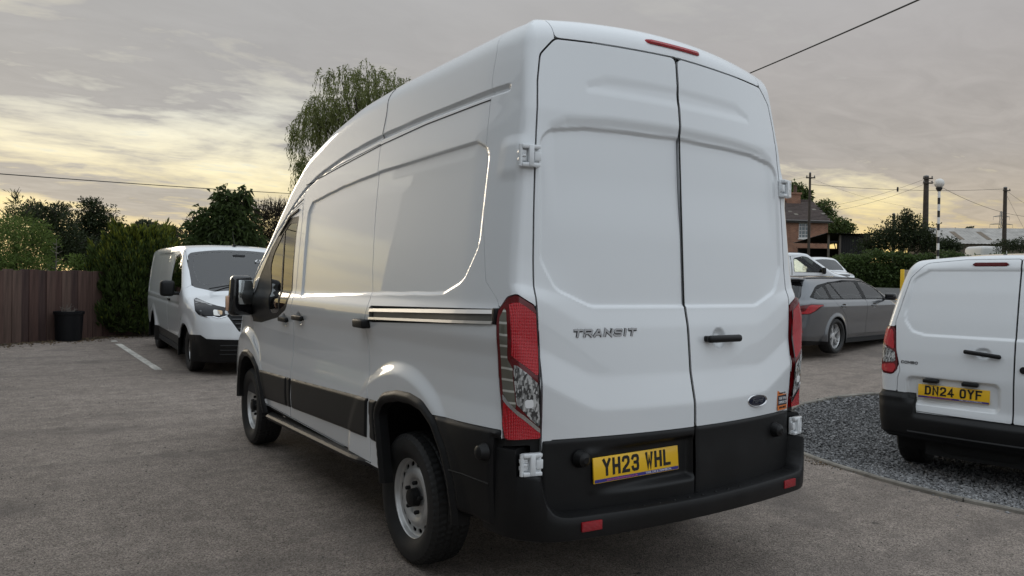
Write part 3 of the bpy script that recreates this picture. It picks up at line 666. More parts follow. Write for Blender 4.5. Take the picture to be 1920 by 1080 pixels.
BRW=fillet([(-.56,2.36),(.56,2.36),(.565,2.41),(.45,2.455),(0,2.47),(-.45,2.455),(-.565,2.41)],[.02,.02,.06,.1,0,.1,.06])
def tYX(x,z):
    e=np.abs(x)-.57; e=np.where(e>-.2,np.log1p(np.exp(np.minimum(e*45,60)))/45,0)
    return tYR(z-.50*e*(1-sstep(1.40,1.62,z))*sstep(.80,.90,z))+tYA(z)*x*x
def tF(x,y,z):
    ax=np.abs(x)
    w=tW(z)
    rb=np.hypot(y,z-.345)*1.0
    for yc in (0.,3.3):
        r=np.hypot((y-yc)*.96,z-.34)
        k=1-sstep(.655,.735,r)
        w=w+(np.maximum(1.036-w,0))*k*(z<1.2)
    w=w-.28*np.maximum(0,-.55-y)**2-.13*np.maximum(0,y-3.1)**2
    w=w+.009*(1-sstep(.045,.11,np.abs(z-2.042)))*sstep(-.76,-.85,y)
    # upper recess
    d=sdpoly(REC,y,z,.05)
    w=w-.011*(1-sstep(-.010,.008,d))
    # gutter channel
    zg=tZG(y)
    g=np.exp(-(((z-zg)/.013)**4))*(sstep(-.80,-.76,y))*(1-sstep(3.2,3.5,y))
    w=w-.016*g
    w=w+.006*sstep(-.01,.04,z-zg)*(z>2.0)*0
    for yh,zh in ((2.115,1.185),(1.735,1.215)): w=w-.016*(1-sstep(.022,.055,np.hypot(y-yh,z-zh)))
    side=ax-w
    yr=tYX(x,z)
    rec=sdpoly(RREC,x,z,.08)
    yr=yr+.012*(1-sstep(-.010,.008,rec))*(z>1.3)
    yr=yr+.010*(1-sstep(-.065,.004,sdpoly(RSH,x,z,.1)))*sstep(1.7,2.0,z)
    yr=yr+.020*(1-sstep(.022,.056,np.hypot(x-.219,z-1.238)))
    # shallow brow under the roof
    b=sdpoly(BRW,x,z,.05)
    yr=yr+.005*(1-sstep(-.045,.006,b))
    # lower ledge of the doors
    rear=yr-y
    yy=y+.22*x*x*sstep(1.8,2.6,y)
    roof=z-(tZ(yy)-.055*(x/.8)**2)
    front=y-(4.28-.22*x*x)
    F=rmax(side,rear,.035+.0*z)
    F=rmax(F,front,.20)
    return rmax(F,roof,.13)
tZG=lut([-1,-.7,0,.57,1.0,1.3,1.7,1.95,2.15,2.6,3.2],[2.37,2.37,2.372,2.36,2.335,2.305,2.245,2.18,2.10,1.86,1.45],.06)

def transit():
    T=thing('panel_van','tall white high-roof panel van with black lower cladding and yellow rear plate, nearest the camera','van')
    zp=lambda y:np.minimum(2.45,tZ(y)-.30)
    sh=Shell(tF,.78,-.78,3.72,.40,.95,zp,1.1,.011,.03,.0065,.03,.008,12,36,24)
    # outlines -----------------------------------------------------------------
    gq=lambda z:np.interp(z,[1.30,1.428,1.505,1.8,1.98,2.28,2.46,2.57,2.7],[-.95,-.868,-.782,-.712,-.686,-.657,-.646,-.65,-.60])
    def rd(side):
        pts=[(0.0025,.485),(.0025,2.617),(.50,2.604),(.70,2.594),(.778,2.51),(.80,2.387),(.829,2.053),(.841,1.80),(.852,1.454),(.838,1.10),(.830,.829),(.828,.485)]
        return fillet([(side*x,z) for x,z in pts],[0,0,0,.05,.05,0,0,0,0,0,0,0])
    rdL=sh.phi(rearf(rd(-1)));rdR=sh.phi(rearf(rd(1)))
    sh.corner_coord([.84,1.10,1.387,1.446],[-.028,-.075,-.091,-.10],[.186,.172,.149,.14]); s0,s1=0.,.2
    tl=fillet([(s0,.84),(s0+.002,1.375),(.06,1.437),(.115,1.45),(s1-.012,1.405),(s1,1.375),(s1,.832),(s0+.02,.832)],[.02,.03,.03,.03,.01,.01,.01,.02])
    TL=[sh.phi(cornerf(tl,sd)) for sd in (-1,1)]
    ya=-.06
    def arch(pts,w):
        P=fillet(pts,[0]+[.2]*(len(pts)-2)+[0])
        def fn(x,y,z,c,S,roof):
            if roof: return np.ones_like(x)
            return np.where((c==LFT)|(c==RGT)|(c==CFL)|(c==CFR),sdpoly(P,y,z,.45)+w,1.)
        return sh.phi(fn)
    pr_=[(.17,.2),(.20,.42),(.245,.60),(.298,.78),(.20,.885),(.0,.925),(-.16,.932),(-.30,.915),(-.44,.845),(-.55,.73),(-.625,.60),(-.67,.45),(-.68,.2)]
    pf_=[(2.50,.2),(2.555,.42),(2.65,.60),(2.775,.755),(2.95,.838),(3.12,.872),(3.28,.862),(3.45,.80),(3.54,.68),(3.60,.50),(3.62,.2)]
    ar_o=arch(pr_,0.);ar_i=arch(pr_,.058); af_o=arch(pf_,0.);af_i=arch(pf_,.062)
    fd=fillet([(1.978,2.075),(1.94,1.95),(1.918,1.668),(1.885,1.352),(1.905,1.172),(1.91,1.03),(1.885,.80),(1.93,.47),(2.62,.47),(2.66,.70),(2.80,.86),(3.02,.98),(3.10,1.15),(3.25,1.24),(3.0,1.52),(2.72,1.76),(2.43,1.93),(2.25,2.01)],[.02,0,.3,.08,.08,.1,.1,0,0,.1,.1,.1,.05,.03,0,.3,.2,.1])
    FD=sh.phi(sides(fd))
    wm=fillet([(2.024,1.975),(2.036,1.834),(2.010,1.59),(1.965,1.39),(2.02,1.268),(2.317,1.19),(2.812,1.125),(3.10,1.12),(3.17,1.22),(2.93,1.54),(2.68,1.755),(2.43,1.915),(2.25,1.975)],[.02,.1,.3,.12,.12,.2,.1,.04,.04,.2,.2,.1,.1])
    WM=sh.phi(sides(wm))
    wg=fillet([(2.062,1.925),(2.066,1.80),(2.040,1.58),(2.005,1.40),(2.06,1.30),(2.33,1.225),(2.50,1.215),(2.56,1.42),(2.66,1.60),(2.60,1.71),(2.40,1.86),(2.25,1.93)],[.03,.1,.3,.1,.1,.2,.05,.1,.08,.05,.1,.1])
    def divider(x,y,z,c,S,roof):
        if roof: return np.ones_like(x)
        d=sdpoly(wg,y,z); yd=np.interp(z,[1.17,1.341,1.866,2.0],[2.215,2.251,2.374,2.40]); ok=(c==LFT)|(c==RGT)
        return np.where(ok,np.maximum(d,.013-np.abs(y-yd)),1.)
    WG=sh.phi(divider)
    sd=fillet([(.60,2.318),(.572,2.088),(.546,1.831),(.504,1.577),(.455,1.416),(.445,1.345),(.485,1.235),(.470,1.15),(.450,1.068),(.445,.95),(.387,.83),(.355,.70),(.33,.47),(1.925,.47),(1.88,.80),(1.905,1.03),(1.90,1.172),(1.88,1.352),(1.913,1.668),(1.935,1.95),(1.972,2.16),(1.62,2.245),(1.24,2.278)],[.01,.2,.2,.1,.05,.03,.05,.05,.1,.1,.08,.05,0,0,.1,.1,.08,.08,.3,0,.02,.1,.1])
    SD=sh.phi(sides(sd,False))
    rq=fillet([(-.887,1.382),(.412,1.350),(.400,1.262),(-.905,1.322)],.008); RQ=sh.phi(sides(rq,False))
    zt=lambda y:np.interp(y,[-1.1,-.95,-.45,.309,1.858,2.705,2.8],[.872,.872,.860,.828,.764,.735,.732]); zb=lambda y:np.interp(y,[.2,.347,1.936,2.6],[.600,.603,.543,.512])
    def band(y0,y1):
        def fn(x,y,z,c,S,roof):
            if roof: return np.ones_like(x)
            return np.where((c==LFT)|(c==RGT),np.maximum(np.maximum(z-zt(y),zb(y)-z),np.maximum(y0-y,y-y1)),1.)
        return sh.phi(fn)
    def inner(P,d): return [p+d for p in P]
    cD=band(1.995,2.9); cF=band(1.90,1.983); cS=band(.395,1.868); cQ=band(.1,.365)
    def rclad(x,y,z,c,S,roof):
        if roof: return np.ones_like(x)
        v=np.maximum(np.maximum(z-zt(y),np.interp(y,[-1.,-.45],[.44,.495])-z),np.maximum(y+.40,-.935-y)); return np.where((c==LFT)|(c==RGT)|(c==CRL)|(c==CRR),v,1.)
    RC=sh.phi(rclad)
    def bumpf(x,y,z,c,S,roof):    # body stops behind the bumper corners
        if roof: return np.ones_like(x)
        v=np.maximum(z-.836,np.maximum(np.where(y>-.80,1,y+.90),.836-np.abs(x))); return np.where((c==LFT)|(c==RGT)|(c==CRL)|(c==CRR)|(c==BCK),v,1.)
    BP=sh.phi(bumpf)
    def corner(x,y,z,c,S,roof):
        if roof: return np.where(True,np.maximum(np.maximum(y-gq(z),.70-np.abs(x)),-1),1.)
        v=np.maximum(np.maximum(y-gq(z),.70-np.abs(x)),1.30-z)
        return np.where((c<=RGT),v,1.)
    CP=sh.phi(corner)
    lowr=sh.phi(lambda x,y,z,c,S,roof:np.ones_like(x) if roof else np.where((c==LFT)|(c==RGT)|(c==CRL)|(c==CRR),np.maximum(z-.80,y+.46),1.))
    lowf=sh.phi(lambda x,y,z,c,S,roof:np.ones_like(x) if roof else np.where((c==LFT)|(c==RGT),np.maximum(np.maximum(z-.46,y-2.9),-.3-y),1.))
    allz=sh.phi(lambda x,y,z,c,S,roof:np.full_like(x,-1.))
    low=sh.phi(lambda x,y,z,c,S,roof:np.ones_like(x) if roof else np.where((c==BCK),np.maximum(z-.829,np.abs(x)-.83),1.))
    # painted panels --------------------------------------------------------------
    body=sh.piece('body',allz,WHITE,T,minus=[rdL,rdR,TL[0],TL[1],FD,SD,RQ,RC,CP,ar_i,af_i,BP,low,lowr,lowf],gap=.003)
    sh.piece('gap_dark_shell',allz,SEAL_GAP,T,off=-.022,skirt=0.,minus=[TL[0],TL[1],WM,ar_o,af_o,BP,low,lowr,lowf],gap=-.03)  # dark sheet behind the panels, added to blacken the gaps and block light
    for sg in (-1,1):
        H=lambda p:sh.half(p,sg)
        sh.piece('corner_panel',H(CP),WHITE,T,minus=[rdL,rdR,TL[0],TL[1],RC,BP,RQ],gap=.0025)
        fdo=sh.piece('front_door',H(inner(FD,.003)),WHITE,T,minus=[WM,cD,cF,af_o,lowf],gap=.0)
        wf=sh.piece('window_frame',H(WM),BLKP,fdo,off=-.002,skirt=.03,minus=[WG],gap=0.)
        for q in (0,1):
            yq=lambda z:np.interp(z,[1.17,1.341,1.866,2.0],[2.215,2.251,2.374,2.40])
            hv=H(WG); hv=[np.maximum(hv[0],(1 if q else -1)*(sh.P[...,1]-yq(sh.P[...,2]))),hv[1]]
            sh.piece('window',hv,GLASS,fdo,off=-.006,skirt=0.)
        sh.piece('door_cladding',H(cD),BLKP,fdo,off=.011,skirt=.016,pillow=.014,shade=False,minus=[af_o])
        sh.piece('door_cladding',H(cF),BLKP,fdo,off=.008,skirt=.014,pillow=.010,shade=False)
        if sg<0:
            fdL=fdo; sdo=sh.piece('sliding_door',H(inner(SD,.0035)),WHITE,T,minus=[cS,lowf,ar_o],gap=0.)
        sh.piece('door_cladding' if sg<0 else 'side_cladding',H(cS),BLKP,sdo if sg<0 else T,off=.011,skirt=.016,pillow=.014,shade=False)
        sh.piece('side_cladding',H(cQ),BLKP,T,off=.011,skirt=.016,pillow=.012,shade=False,minus=[ar_o,inner(SD,.0)],gap=.003)
        sh.piece('rear_cladding',H(RC),BLKP,T,off=.012,skirt=.02,pillow=.016,shade=False,minus=[ar_o,TL[0],TL[1],BP],gap=.002)
        for o_,i_ in ((ar_o,ar_i),(af_o,af_i)):
            sh.piece('wheel_arch_trim',H(o_),BLKP,T,off=.018,skirt=.05,pillow=.022,shade=False,minus=[i_,TL[0]],gap=0.)
    fdo=fdL
    # back doors ------------------------------------------------------------------
    dl=sh.piece('rear_door',inner(rdL,.006),WHITE,T,minus=[low],gap=0.,skirt=.03); dr=sh.piece('rear_door',inner(rdR,.006),WHITE,T,minus=[low],gap=0.,skirt=.03)
    pr=fillet([(-.625,.775),(-.005,.785),(-.005,.59),(-.61,.582)],.02)
    dp=sdfield(pr,.03,-.02,.012)
    X,Z=np.meshgrid(np.linspace(-.826,-.0035,110),np.linspace(.49,.826,50))
    def trim(sgn):
        x=X if sgn<0 else -X[:,::-1]; yv=tYR(np.full_like(x,.80))+tYA(.8)*x*x-.006-.006*(sstep(.80,.62,Z))
        edge=np.minimum(np.minimum(np.abs(x),.829-np.abs(x))/.02,np.minimum(Z-.485,.832-Z)/.02); yv=yv+.012*(1-np.clip(edge,0,1))**2
        if sgn<0:
            k=dp(x,Z)/.03; yv=yv*(1-k)+k*(-1.078)
        P=np.stack([x,yv,Z],-1).reshape(-1,3); nr,nc=x.shape; a=np.arange(nr-1)[:,None]*nc;j=np.arange(nc-1)[None]
        Q=np.stack([a+j,a+j+1,a+nc+j+1,a+nc+j],-1).reshape(-1); m=mesh_np('lower_trim',P,Q,np.full(len(Q)//4,4)); return m
    tl_=link('lower_trim',trim(-1),BLKP,dl); tr_=link('lower_trim',trim(1),BLKP,dr)
    plate('YH23 WHL',dl,(-.343,-1.092,.631),True,-.09,0.012)
    for xx,d in ((-.655,dl),(.655,dr)):
        yb=tYR(.75)+tYA(.8)*xx*xx-.014
        s_=MB().lathe([(0,.046),(.014,.046),(.018,.042),(.030,.036),(.036,.016),(.040,.0)],20,(np.array([[1,0,0],[0,0,-1],[0,1,0]]),(xx,yb,.742))).build('parking_sensor',BLKP,d)
    # lettering, oval badge, handle, sticker
    mb,w=letters('TRANSIT',.036,.046,.0075,.0085,.02,.004,.22)
    yb=lambda x,z:float(tYX(np.array(float(x)),np.array(float(z))))
    o=mb.build('badge_lettering',mat('badge_chrome',(.38,.38,.39),.16,metal=1.),dl); o.location=(-.672,yb(-.672,1.28)-.001,1.263); o.rotation_euler=(-.06,0,math.atan2(yb(-.33,1.28)-yb(-.672,1.28),.342)); o.scale=(.342/w,1,1)
    mb2,_w=letters('TRANSIT',.036,.046,.0075,.0138,.02,.0022,.22); o2=mb2.build('badge_shadow',mat('badge_outline',(.018,.018,.019),.5),o)  # larger dark letters behind, added as a shadow outline
    hx,hz=.219,1.238; hy=yb(hx,hz)
    MB().rbox((hx-.119,hy-.052,hz-.018),(hx+.119,hy-.022,hz+.018),.014,3).rbox((hx-.112,hy-.04,hz-.014),(hx-.075,hy+.01,hz+.014),.008).rbox((hx+.075,hy-.04,hz-.014),(hx+.112,hy+.01,hz+.014),.008).build('door_handle',BLKP,dr)
    ov=MB(); th=np.linspace(0,2*np.pi,40,endpoint=False)
    bx,bz=.482,.912; by=yb(bx,bz)
    S3=np.array([[.078,0,0],[0,0,-1],[0,.032,0]])
    ob=MB().lathe([(1,.0),(1,.009),(.93,.012),(.86,.009)],40,(S3,(bx,by,bz))).build('oval_badge',CHROME,dr)
    MB().lathe([(.86,.0088),(.5,.0105),(0,.011)],40,(S3,(bx,by,bz))).build('badge_field',mat('badge_dark_blue',(.008,.012,.03),.15,coat=1.),ob)
    f=font('badge_script','Ford',.036,CHROME,ob,(bx-.044,by-.0112,bz-.011),(np.pi/2,0,0),.086,shear=.35)
    stx,stz=.75,.888; sty=yb(stx,stz)
    ORG=mat('orange_sticker',(.62,.17,.03),.45); NAV=mat('navy_sticker',(.015,.018,.03),.45)
    an=math.atan2(yb(stx+.05,stz)-yb(stx-.05,stz),.1)
    so_=MB().box((-.054,-.0014,-.052),(.054,.001,.052)).build('sticker',ORG,dr); so_.location=(stx,sty-.0015,stz); so_.rotation_euler=(-.04,0,an)
    MB().box((-.051,-.0022,-.026),(.051,-.0014,.026)).build('sticker_panel',NAV,so_)
    font('sticker_lettering','YORK CAR &',.02,WTXT,so_,(-.043,-.0028,.003),(np.pi/2,0,0),.086); font('sticker_lettering','COMMERCIAL LTD',.02,WTXT,so_,(-.046,-.0028,-.018),(np.pi/2,0,0),.092)
    font('sticker_lettering','commercials',.016,BLKT,so_,(-.04,-.0022,.034),(np.pi/2,0,0),.08); font('sticker_lettering','01904 488252',.016,BLKT,so_,(-.04,-.0022,-.044),(np.pi/2,0,0),.08)
    # rubber seals in the door gaps, added black to make the gaps dark
    seam([(0,yb(0,z)+.007,z) for z in np.linspace(.835,2.612,60)],.0045,SEAL_GAP,T,'door_seal')
    for sg in (-1,1):
        o_=rd(sg); o_=np.array([q for q in o_ if q[1]>.83 and abs(q[0])>.02]); tt=np.r_[0,np.cumsum(np.hypot(*np.diff(o_,axis=0).T))]; uu=np.linspace(0,tt[-1],90); ox=np.interp(uu,tt,o_[:,0]);oz=np.interp(uu,tt,o_[:,1])
        seam([(x,yb(x,z)+.009,z) for x,z in zip(ox,oz)],.0045,SEAL_GAP,T,'door_seal')
    # hinges
    def hinge(sx_,z,x,y,d):
        h=MB(); a=.0
        h.rbox((-.046,-.024,.030),(.040,.004,.048),.005).rbox((-.046,-.024,-.048),(.040,.004,-.030),.005).rbox((-.016,-.028,-.046),(.008,.006,.046),.005)
        h.rbox((.014,-.016,-.020),(.046,.004,.020),.004).rbox((-.058,-.012,.006),(-.022,.008,.024),.004).rbox((-.058,-.012,-.024),(-.022,.008,-.006),.004).rbox((-.044,-.018,-.006),(-.026,.004,.006),.003)
        h.tube([(-.05,-.010,-.046),(-.05,-.010,.046)],.009,8).rbox((-.046,-.002,-.046),(.044,.012,.046),.004)
        if sx_>0: h.V=[v*np.array([-1,1,1]) for v in h.V]
        o=h.build('hinge',WHITE,d); o.location=(x,y,z); o.rotation_euler=(0,0,sx_*.20); return o
    for sg,d in ((-1,dl),(1,dr)):
        hinge(sg,2.042,sg*.857,-.943,d); hinge(sg,.737,sg*.879,-1.022,d)
    # lamps -----------------------------------------------------------------------
    def unit(t,z): return s0+(s1-s0)*t,z
    for sgn,P in ((-1,TL[0]),(1,TL[1])):
        lamp=sh.piece('tail_light',inner(P,.003),REDD,T,off=.016,skirt=.05,pillow=.012)
        def sub(nm,pts,m,off=.0175,r=.006):
            g=fillet([unit(*p) for p in pts],r); sh.piece(nm,sh.phi(cornerf(g,sgn)),m,lamp,off=off,skirt=.002)
        sub('clear_strip',[(.17,1.345),(.33,1.40),(.34,1.18),(.45,1.14),(.45,.955),(.17,1.03)],GRYL)
        sub('red_lens',[(.40,1.405),(.60,1.415),(.93,1.365),(.95,1.10),(.42,1.195)],REDL)
        sub('reversing_lens',[(.47,1.165),(.95,1.075),(.95,.885),(.72,.93),(.47,.99)],CLRL)
        sub('lower_red_lens',[(.17,1.005),(.95,.865),(.95,.845),(.88,.842),(.10,.842),(.08,.90)],REDL)
        sub('lamp_divider',[(.15,1.030),(.46,.966),(.95,.884),(.95,.862),(.46,.944),(.15,1.004)],CHROME,.0185,.002)
        sub('bulb_label',[(.63,1.01),(.82,1.01),(.82,.975),(.63,.975)],WTXT,.0186,.002)
        sub('lamp_rim',[(.945,1.375),(.985,1.37),(.985,.845),(.945,.845)],BLKG,.0182,.003)
    # high brake lamp in the roof edge
    xs=np.linspace(-.19,.19,24); zz=2.672
    bl=MB(); rows=[]
    for dz,dy in ((-.014,.006),(-.012,-.016),(-.004,-.021),(.008,-.014),(.013,.004)):
        e=np.clip((.19-np.abs(xs))/.03,0,1)**.5
        rows.append(np.stack([xs,(-.925+tYA(2.6)*xs*xs)+dy*e-.012*dz/.014*0,zz+dz*(.4+.6*e)-.03*xs*xs],1))
    V=np.concatenate(rows); n=len(xs); F=[(i*n+j,i*n+j+1,(i+1)*n+j+1,(i+1)*n+j) for i in range(4) for j in range(n-1)]
    bl.add(V,F,True); bl.build('brake_light',REDL,T)
    # gutter line, roof seams
    def on(y,z,x0=-1.2):      # point of the left side at (y,z)
        lo,hi=-1.3,-.4
        for _ in range(30):
            m=(lo+hi)/2
            if tF(np.array([m]),np.array([y]),np.array([z]))[0]<0: hi=m
            else: lo=m
        return np.array([hi,y,z])
    for sg in (-1,1):
        fl=np.array([sg*-1,1,1])
        ys=np.linspace(-.655,1.96,40); zl=np.interp(ys,[-.66,0,.55,1.24,1.93],[2.336,2.334,2.312,2.262,2.206])
        if sg<0: seam(np.array([on(y,z) for y,z in zip(ys,zl)])*1.0,.0035,SEAL_GAP,T)
        zz_=np.linspace(2.33,2.66,14); seam(np.array([on(np.interp(z,[2.33,2.49,2.62],[.60,.574,.594]),z) for z in zz_])*(1 if sg<0 else np.array([-1,1,1])),.0024,SEAL_GAP,T)
        if sg<0:
            yy_=[1.978,2.12,2.254,2.43,2.62]; seam(np.array([on(y,z) for y,z in zip(np.linspace(1.98,2.75,14),np.interp(np.linspace(1.98,2.75,14),[1.98,2.25,2.43,2.75],[2.10,2.035,1.95,1.76]))]),.004,SEAL_GAP,T,'drip_rail')
        # black sweep above the door glass
        pts=np.array([on(y,z) for y,z in zip(np.linspace(2.05,2.50,10),np.interp(np.linspace(2.05,2.50,10),[2.05,2.25,2.50],[2.025,1.985,1.845]))])*np.array([1 if sg<0 else -1,1,1]); seam(pts,[.012]*6+[.010,.008,.006,.003],BLKP,fdo,'window_deflector')
    # sliding rail ------------------------------------------------------------------
    rl=MB(); 
    def railpts(dz,dx): return [on(y,np.interp(y,[-.9,.41],[1.352,1.307])+dz)+np.array([dx,0,0]) for y in np.linspace(-.885,.40,14)]
    def strip(dz0,dz1,dx0,dx1,m,nm):
        a=np.array(railpts(dz0,dx0));b=np.array(railpts(dz1,dx1)); n=len(a); q=MB(); V=np.concatenate([a,b,a+[.012,0,0],b+[.012,0,0]])
        F=[(i,i+1,n+i+1,n+i) for i in range(n-1)]+[(2*n+i,3*n+i,3*n+i+1,2*n+i+1) for i in range(n-1)]+[(i,2*n+i,2*n+i+1,i+1) for i in range(n-1)]+[(n+i,n+i+1,3*n+i+1,3*n+i) for i in range(n-1)]+[(0,n,3*n,2*n),(n-1,3*n-1,4*n-1,2*n-1)]
        q.add(V,F); return q.build(nm,m,RAIL)
    RAIL=sh.piece('door_rail',inner(RQ,.001),SEAL_GAP,T,off=-.016,skirt=0.,)
    strip(.012,.030,-.008,-.004,BRUSH,'rail_lip'); strip(-.018,.012,.004,.002,RAILF,'rail_face'); strip(-.032,-.019,-.011,-.007,BRUSH,'rail_lip')
    e=on(-.887,1.352); MB().rbox((e[0]-.012,e[1]-.02,1.318),(e[0]+.03,e[1]+.012,1.388),.006).build('rail_end_cap',BLKP,RAIL)
    e=on(.40,1.307); MB().rbox((e[0]-.0,e[1]-.05,1.262),(e[0]+.03,e[1]+.012,1.345),.004).build('rail_end_cap',SEAL_GAP,RAIL)
    # side handles
    for y0,z0,par,L_ in ((2.115,1.185,fdo,.21),(1.735,1.215,sdo,.22)):
        e=on(y0,z0); MB().rbox((e[0]-.045,y0-L_/2,z0-.018),(e[0]-.020,y0+L_/2,z0+.020),.011,3).rbox((e[0]-.04,y0+L_/2-.05,z0-.012),(e[0]+.01,y0+L_/2-.012,z0+.012),.006).rbox((e[0]-.04,y0-L_/2+.012,z0-.012),(e[0]+.01,y0-L_/2+.05,z0+.012),.006).build('door_handle',BLKP,par)
    e=on(.478,1.247); MB().rbox((e[0]-.05,.40,1.222),(e[0]+.01,.556,1.272),.012,3).build('rail_carriage',BLKP,sdo)
    # side sensor, crease line, mud-spat
    e=on(-.86,.77); MB().lathe([(0,.046),(.014,.046),(.030,.036),(.040,.0)],18,(ROTX(-1),(e[0]-.010,-.86,.77))).build('parking_sensor',BLKP,T)
    seam([on(y,z)+np.array([-.012,0,0]) for y,z in ((-.60,.640),(-.7,.642),(-.80,.640),(-.885,.638))],.004,BLKP,T,'cladding_crease')
    # bumper ------------------------------------------------------------------------
    pth=[(-.985,-.80),(-.987,-.87),(-.976,-.94),(-.950,-1.005),(-.908,-1.062),(-.852,-1.106),(-.775,-1.140)]
    mid=[(x,-1.140-.056*(1-(x/.775)**2)) for x in np.linspace(-.775,.775,40)[1:-1]]
    pth=np.array(pth+mid+[(-x,y) for x,y in pth[::-1]]); tt=np.r_[0,np.cumsum(np.hypot(*np.diff(pth,axis=0).T))]; uu=np.linspace(0,tt[-1],260); pth=np.stack([np.interp(uu,tt,pth[:,0]),np.interp(uu,tt,pth[:,1])],1); kk=np.hanning(15);kk/=kk.sum(); pp=np.pad(pth,((7,7),(0,0)),mode='reflect',reflect_type='odd'); pth=np.stack([np.convolve(pp[:,i],kk,'valid') for i in (0,1)],1); d=np.gradient(pth,axis=0); nn=np.stack([d[:,1],-d[:,0]],1); nn/=np.linalg.norm(nn,axis=1)[:,None]; nn*=np.where((nn*(pth-np.array([0,-.2]))).sum(1)<0,-1,1)[:,None]
    ax=np.abs(pth[:,0]); zt_=np.interp(ax,[0,.76,.80,.83,.855,.868,.878,.90,1],[.515,.523,.528,.542,.58,.63,.685,.69,.69]); zt_=np.where((ax>.93)&(pth[:,1]>-1.0),.80,zt_)
    zt_=np.interp(np.arange(len(zt_)),np.arange(len(zt_)),zt_)
    rows=[]
    for o_,f,dz in ((-.16,0,.425),(-.02,0,.418),(-.004,0,.426),(0,0,.445),(.002,.5,0),(.0,1,-.012),(-.006,1,-.003),(-.018,1,0),(-.10,1,.0),(-.14,1,-.02),(-.14,1,-.06)):
        z=dz*(f==0)+(.445+f*(zt_-.445)+dz)*(f>0); off=np.where((ax<.80)&(o_<-.05),o_*.9,o_*np.where(f>0,.8,1))
        rows.append(np.concatenate([pth+nn*off[:,None],np.broadcast_to(z,(len(pth),))[:,None]],1))
    V=np.concatenate(rows); n=len(pth); F=[(i*n+j,i*n+j+1,(i+1)*n+j+1,(i+1)*n+j) for i in range(len(rows)-1) for j in range(n-1)]
    bum=MB().add(V,F,True).build('rear_bumper',BLKP,T)
    stud=MB().lathe([(.007,0),(.005,.004),(0,.0045)],6).build('step_stud',BLKP,bum); sm=stud.data; bpy.data.objects.remove(stud)
    for k in range(17):
        x=-.72+1.44*k/16; o=link('step_stud',sm,BLKP,bum); o.location=(x,-1.140-.056*(1-(x/.775)**2)+.03,.517)
    for sg in (-1,1):
        r=MB().rbox((-.052,-.008,-.021),(.052,.006,.021),.005).build('reflector',REFL,bum); r.location=(sg*.66,-1.156,.478); r.rotation_euler=(0,0,sg*.085)
    # step well floor and back behind the doors
    MB().box((-.84,-1.06,.44),(.84,-.92,.50)).build('step_floor',DARK,T)
    # side step, sill, underside, wheel housings
    for sg in (-1,1):
        st=MB()
        V=[];ys=np.linspace(.30,2.50,24)
        for y in ys:
            e=min(1,(y-.30)/.22,(2.50-y)/.06); zz0=np.interp(y,[.3,2.5],[.462,.398]); e=max(.05,e)
            V+= [(sg*.99,y,zz0+.02),(sg*(1.0+.055*e),y,zz0+.016),(sg*(1.008+.06*e),y,zz0+.002),(sg*(1.0+.055*e),y,zz0-.022),(sg*.96,y,zz0-.03)]
        F=[(i*5+j,i*5+j+1,(i+1)*5+j+1,(i+1)*5+j) for i in range(23) for j in range(4)]
        st.add(V,F,False)
        st.build('side_step',BLKP,T)
    ub=MB(); ub.box((-.90,.70,.36),(.90,2.45,.46)).box((-.62,-1.0,.36),(.62,.70,.44)).box((-.62,2.45,.34),(.62,3.9,.46)).box((-.93,-1.0,.44),(.93,-.56,.47)).box((-.05,-.2,.28),(.05,3.6,.34))
    ub.box((-.80,-.06,.30),(.80,.06,.40)).build('underside',DARK,T)
    MB().tube([(-.28,-.4,.42),(-.30,-.8,.42),(-.32,-.96,.405),(-.33,-1.03,.385)],.028,12).build('exhaust_pipe',DARK,T)
    for sg in (-1,1):
        for yc,rr in ((-.06,.56),(3.10,.50)):
            wh=MB(); th=np.linspace(.12,np.pi-.12,24); V=[];x0,x1=sg*.60,sg*1.0
            for t in th: V+= [(x1 if yc>1 else sg*1.005,yc+rr*math.cos(t),.345+rr*math.sin(t)),(x0,yc+rr*math.cos(t),.345+rr*math.sin(t))]
            wh.add(V,[(2*i,2*i+2,2*i+3,2*i+1) for i in range(23)],True)
            V=[(x0,yc+rr*math.cos(t),.345+rr*math.sin(t)) for t in th]+[(x0,yc,.345)]; wh.add(V,[(i,i+1,24) for i in range(23)])
            wh.build('wheel_housing',DARK,T)
    # wheels
    prof=[(.222,-.076),(.2185,-.083),(.209,-.079),(.204,-.062),(.2005,-.050),(.190,-.046),(.176,-.046),(.160,-.050),(.149,-.060),(.128,-.064),(.108,-.055),(.095,-.042),(.086,-.037),(.05,-.036),(.03,-.036)]
    rim=disc_mesh(prof,[(.176,16,.0135,.021,.1)]); ty=tyre_mesh(.347,.212,.225)
    for x,y,sg in ((-.865,0,-1),(.865,0,1),(-.865,3.3,-1),(.865,3.3,1)): wheel(T,x,y,.345,sg,.347,.225,rim,5,.080,.050,BLKP,True,STEEL,ty)
    # cab: bulkhead, dash, seats, screen
    MB().box((-.84,1.62,.5),(.84,1.66,2.2)).build('bulkhead',DARK,T)
    c=MB().rbox((-.9,3.05,.85),(.9,3.6,1.22),.08).box((-.95,1.66,.46),(.95,3.7,.60)); c.build('dashboard',INT,T)
    s_=MB(); seat(s_,-.52,2.12,.78,.52); seat(s_,.52,2.12,.78,.52); seat(s_,0,2.12,.78,.42); s_.build('seats',SEAT,T)
    scr=fillet([(-.66,2.62),(.66,2.62),(.82,3.62),(-.82,3.62)],.10)
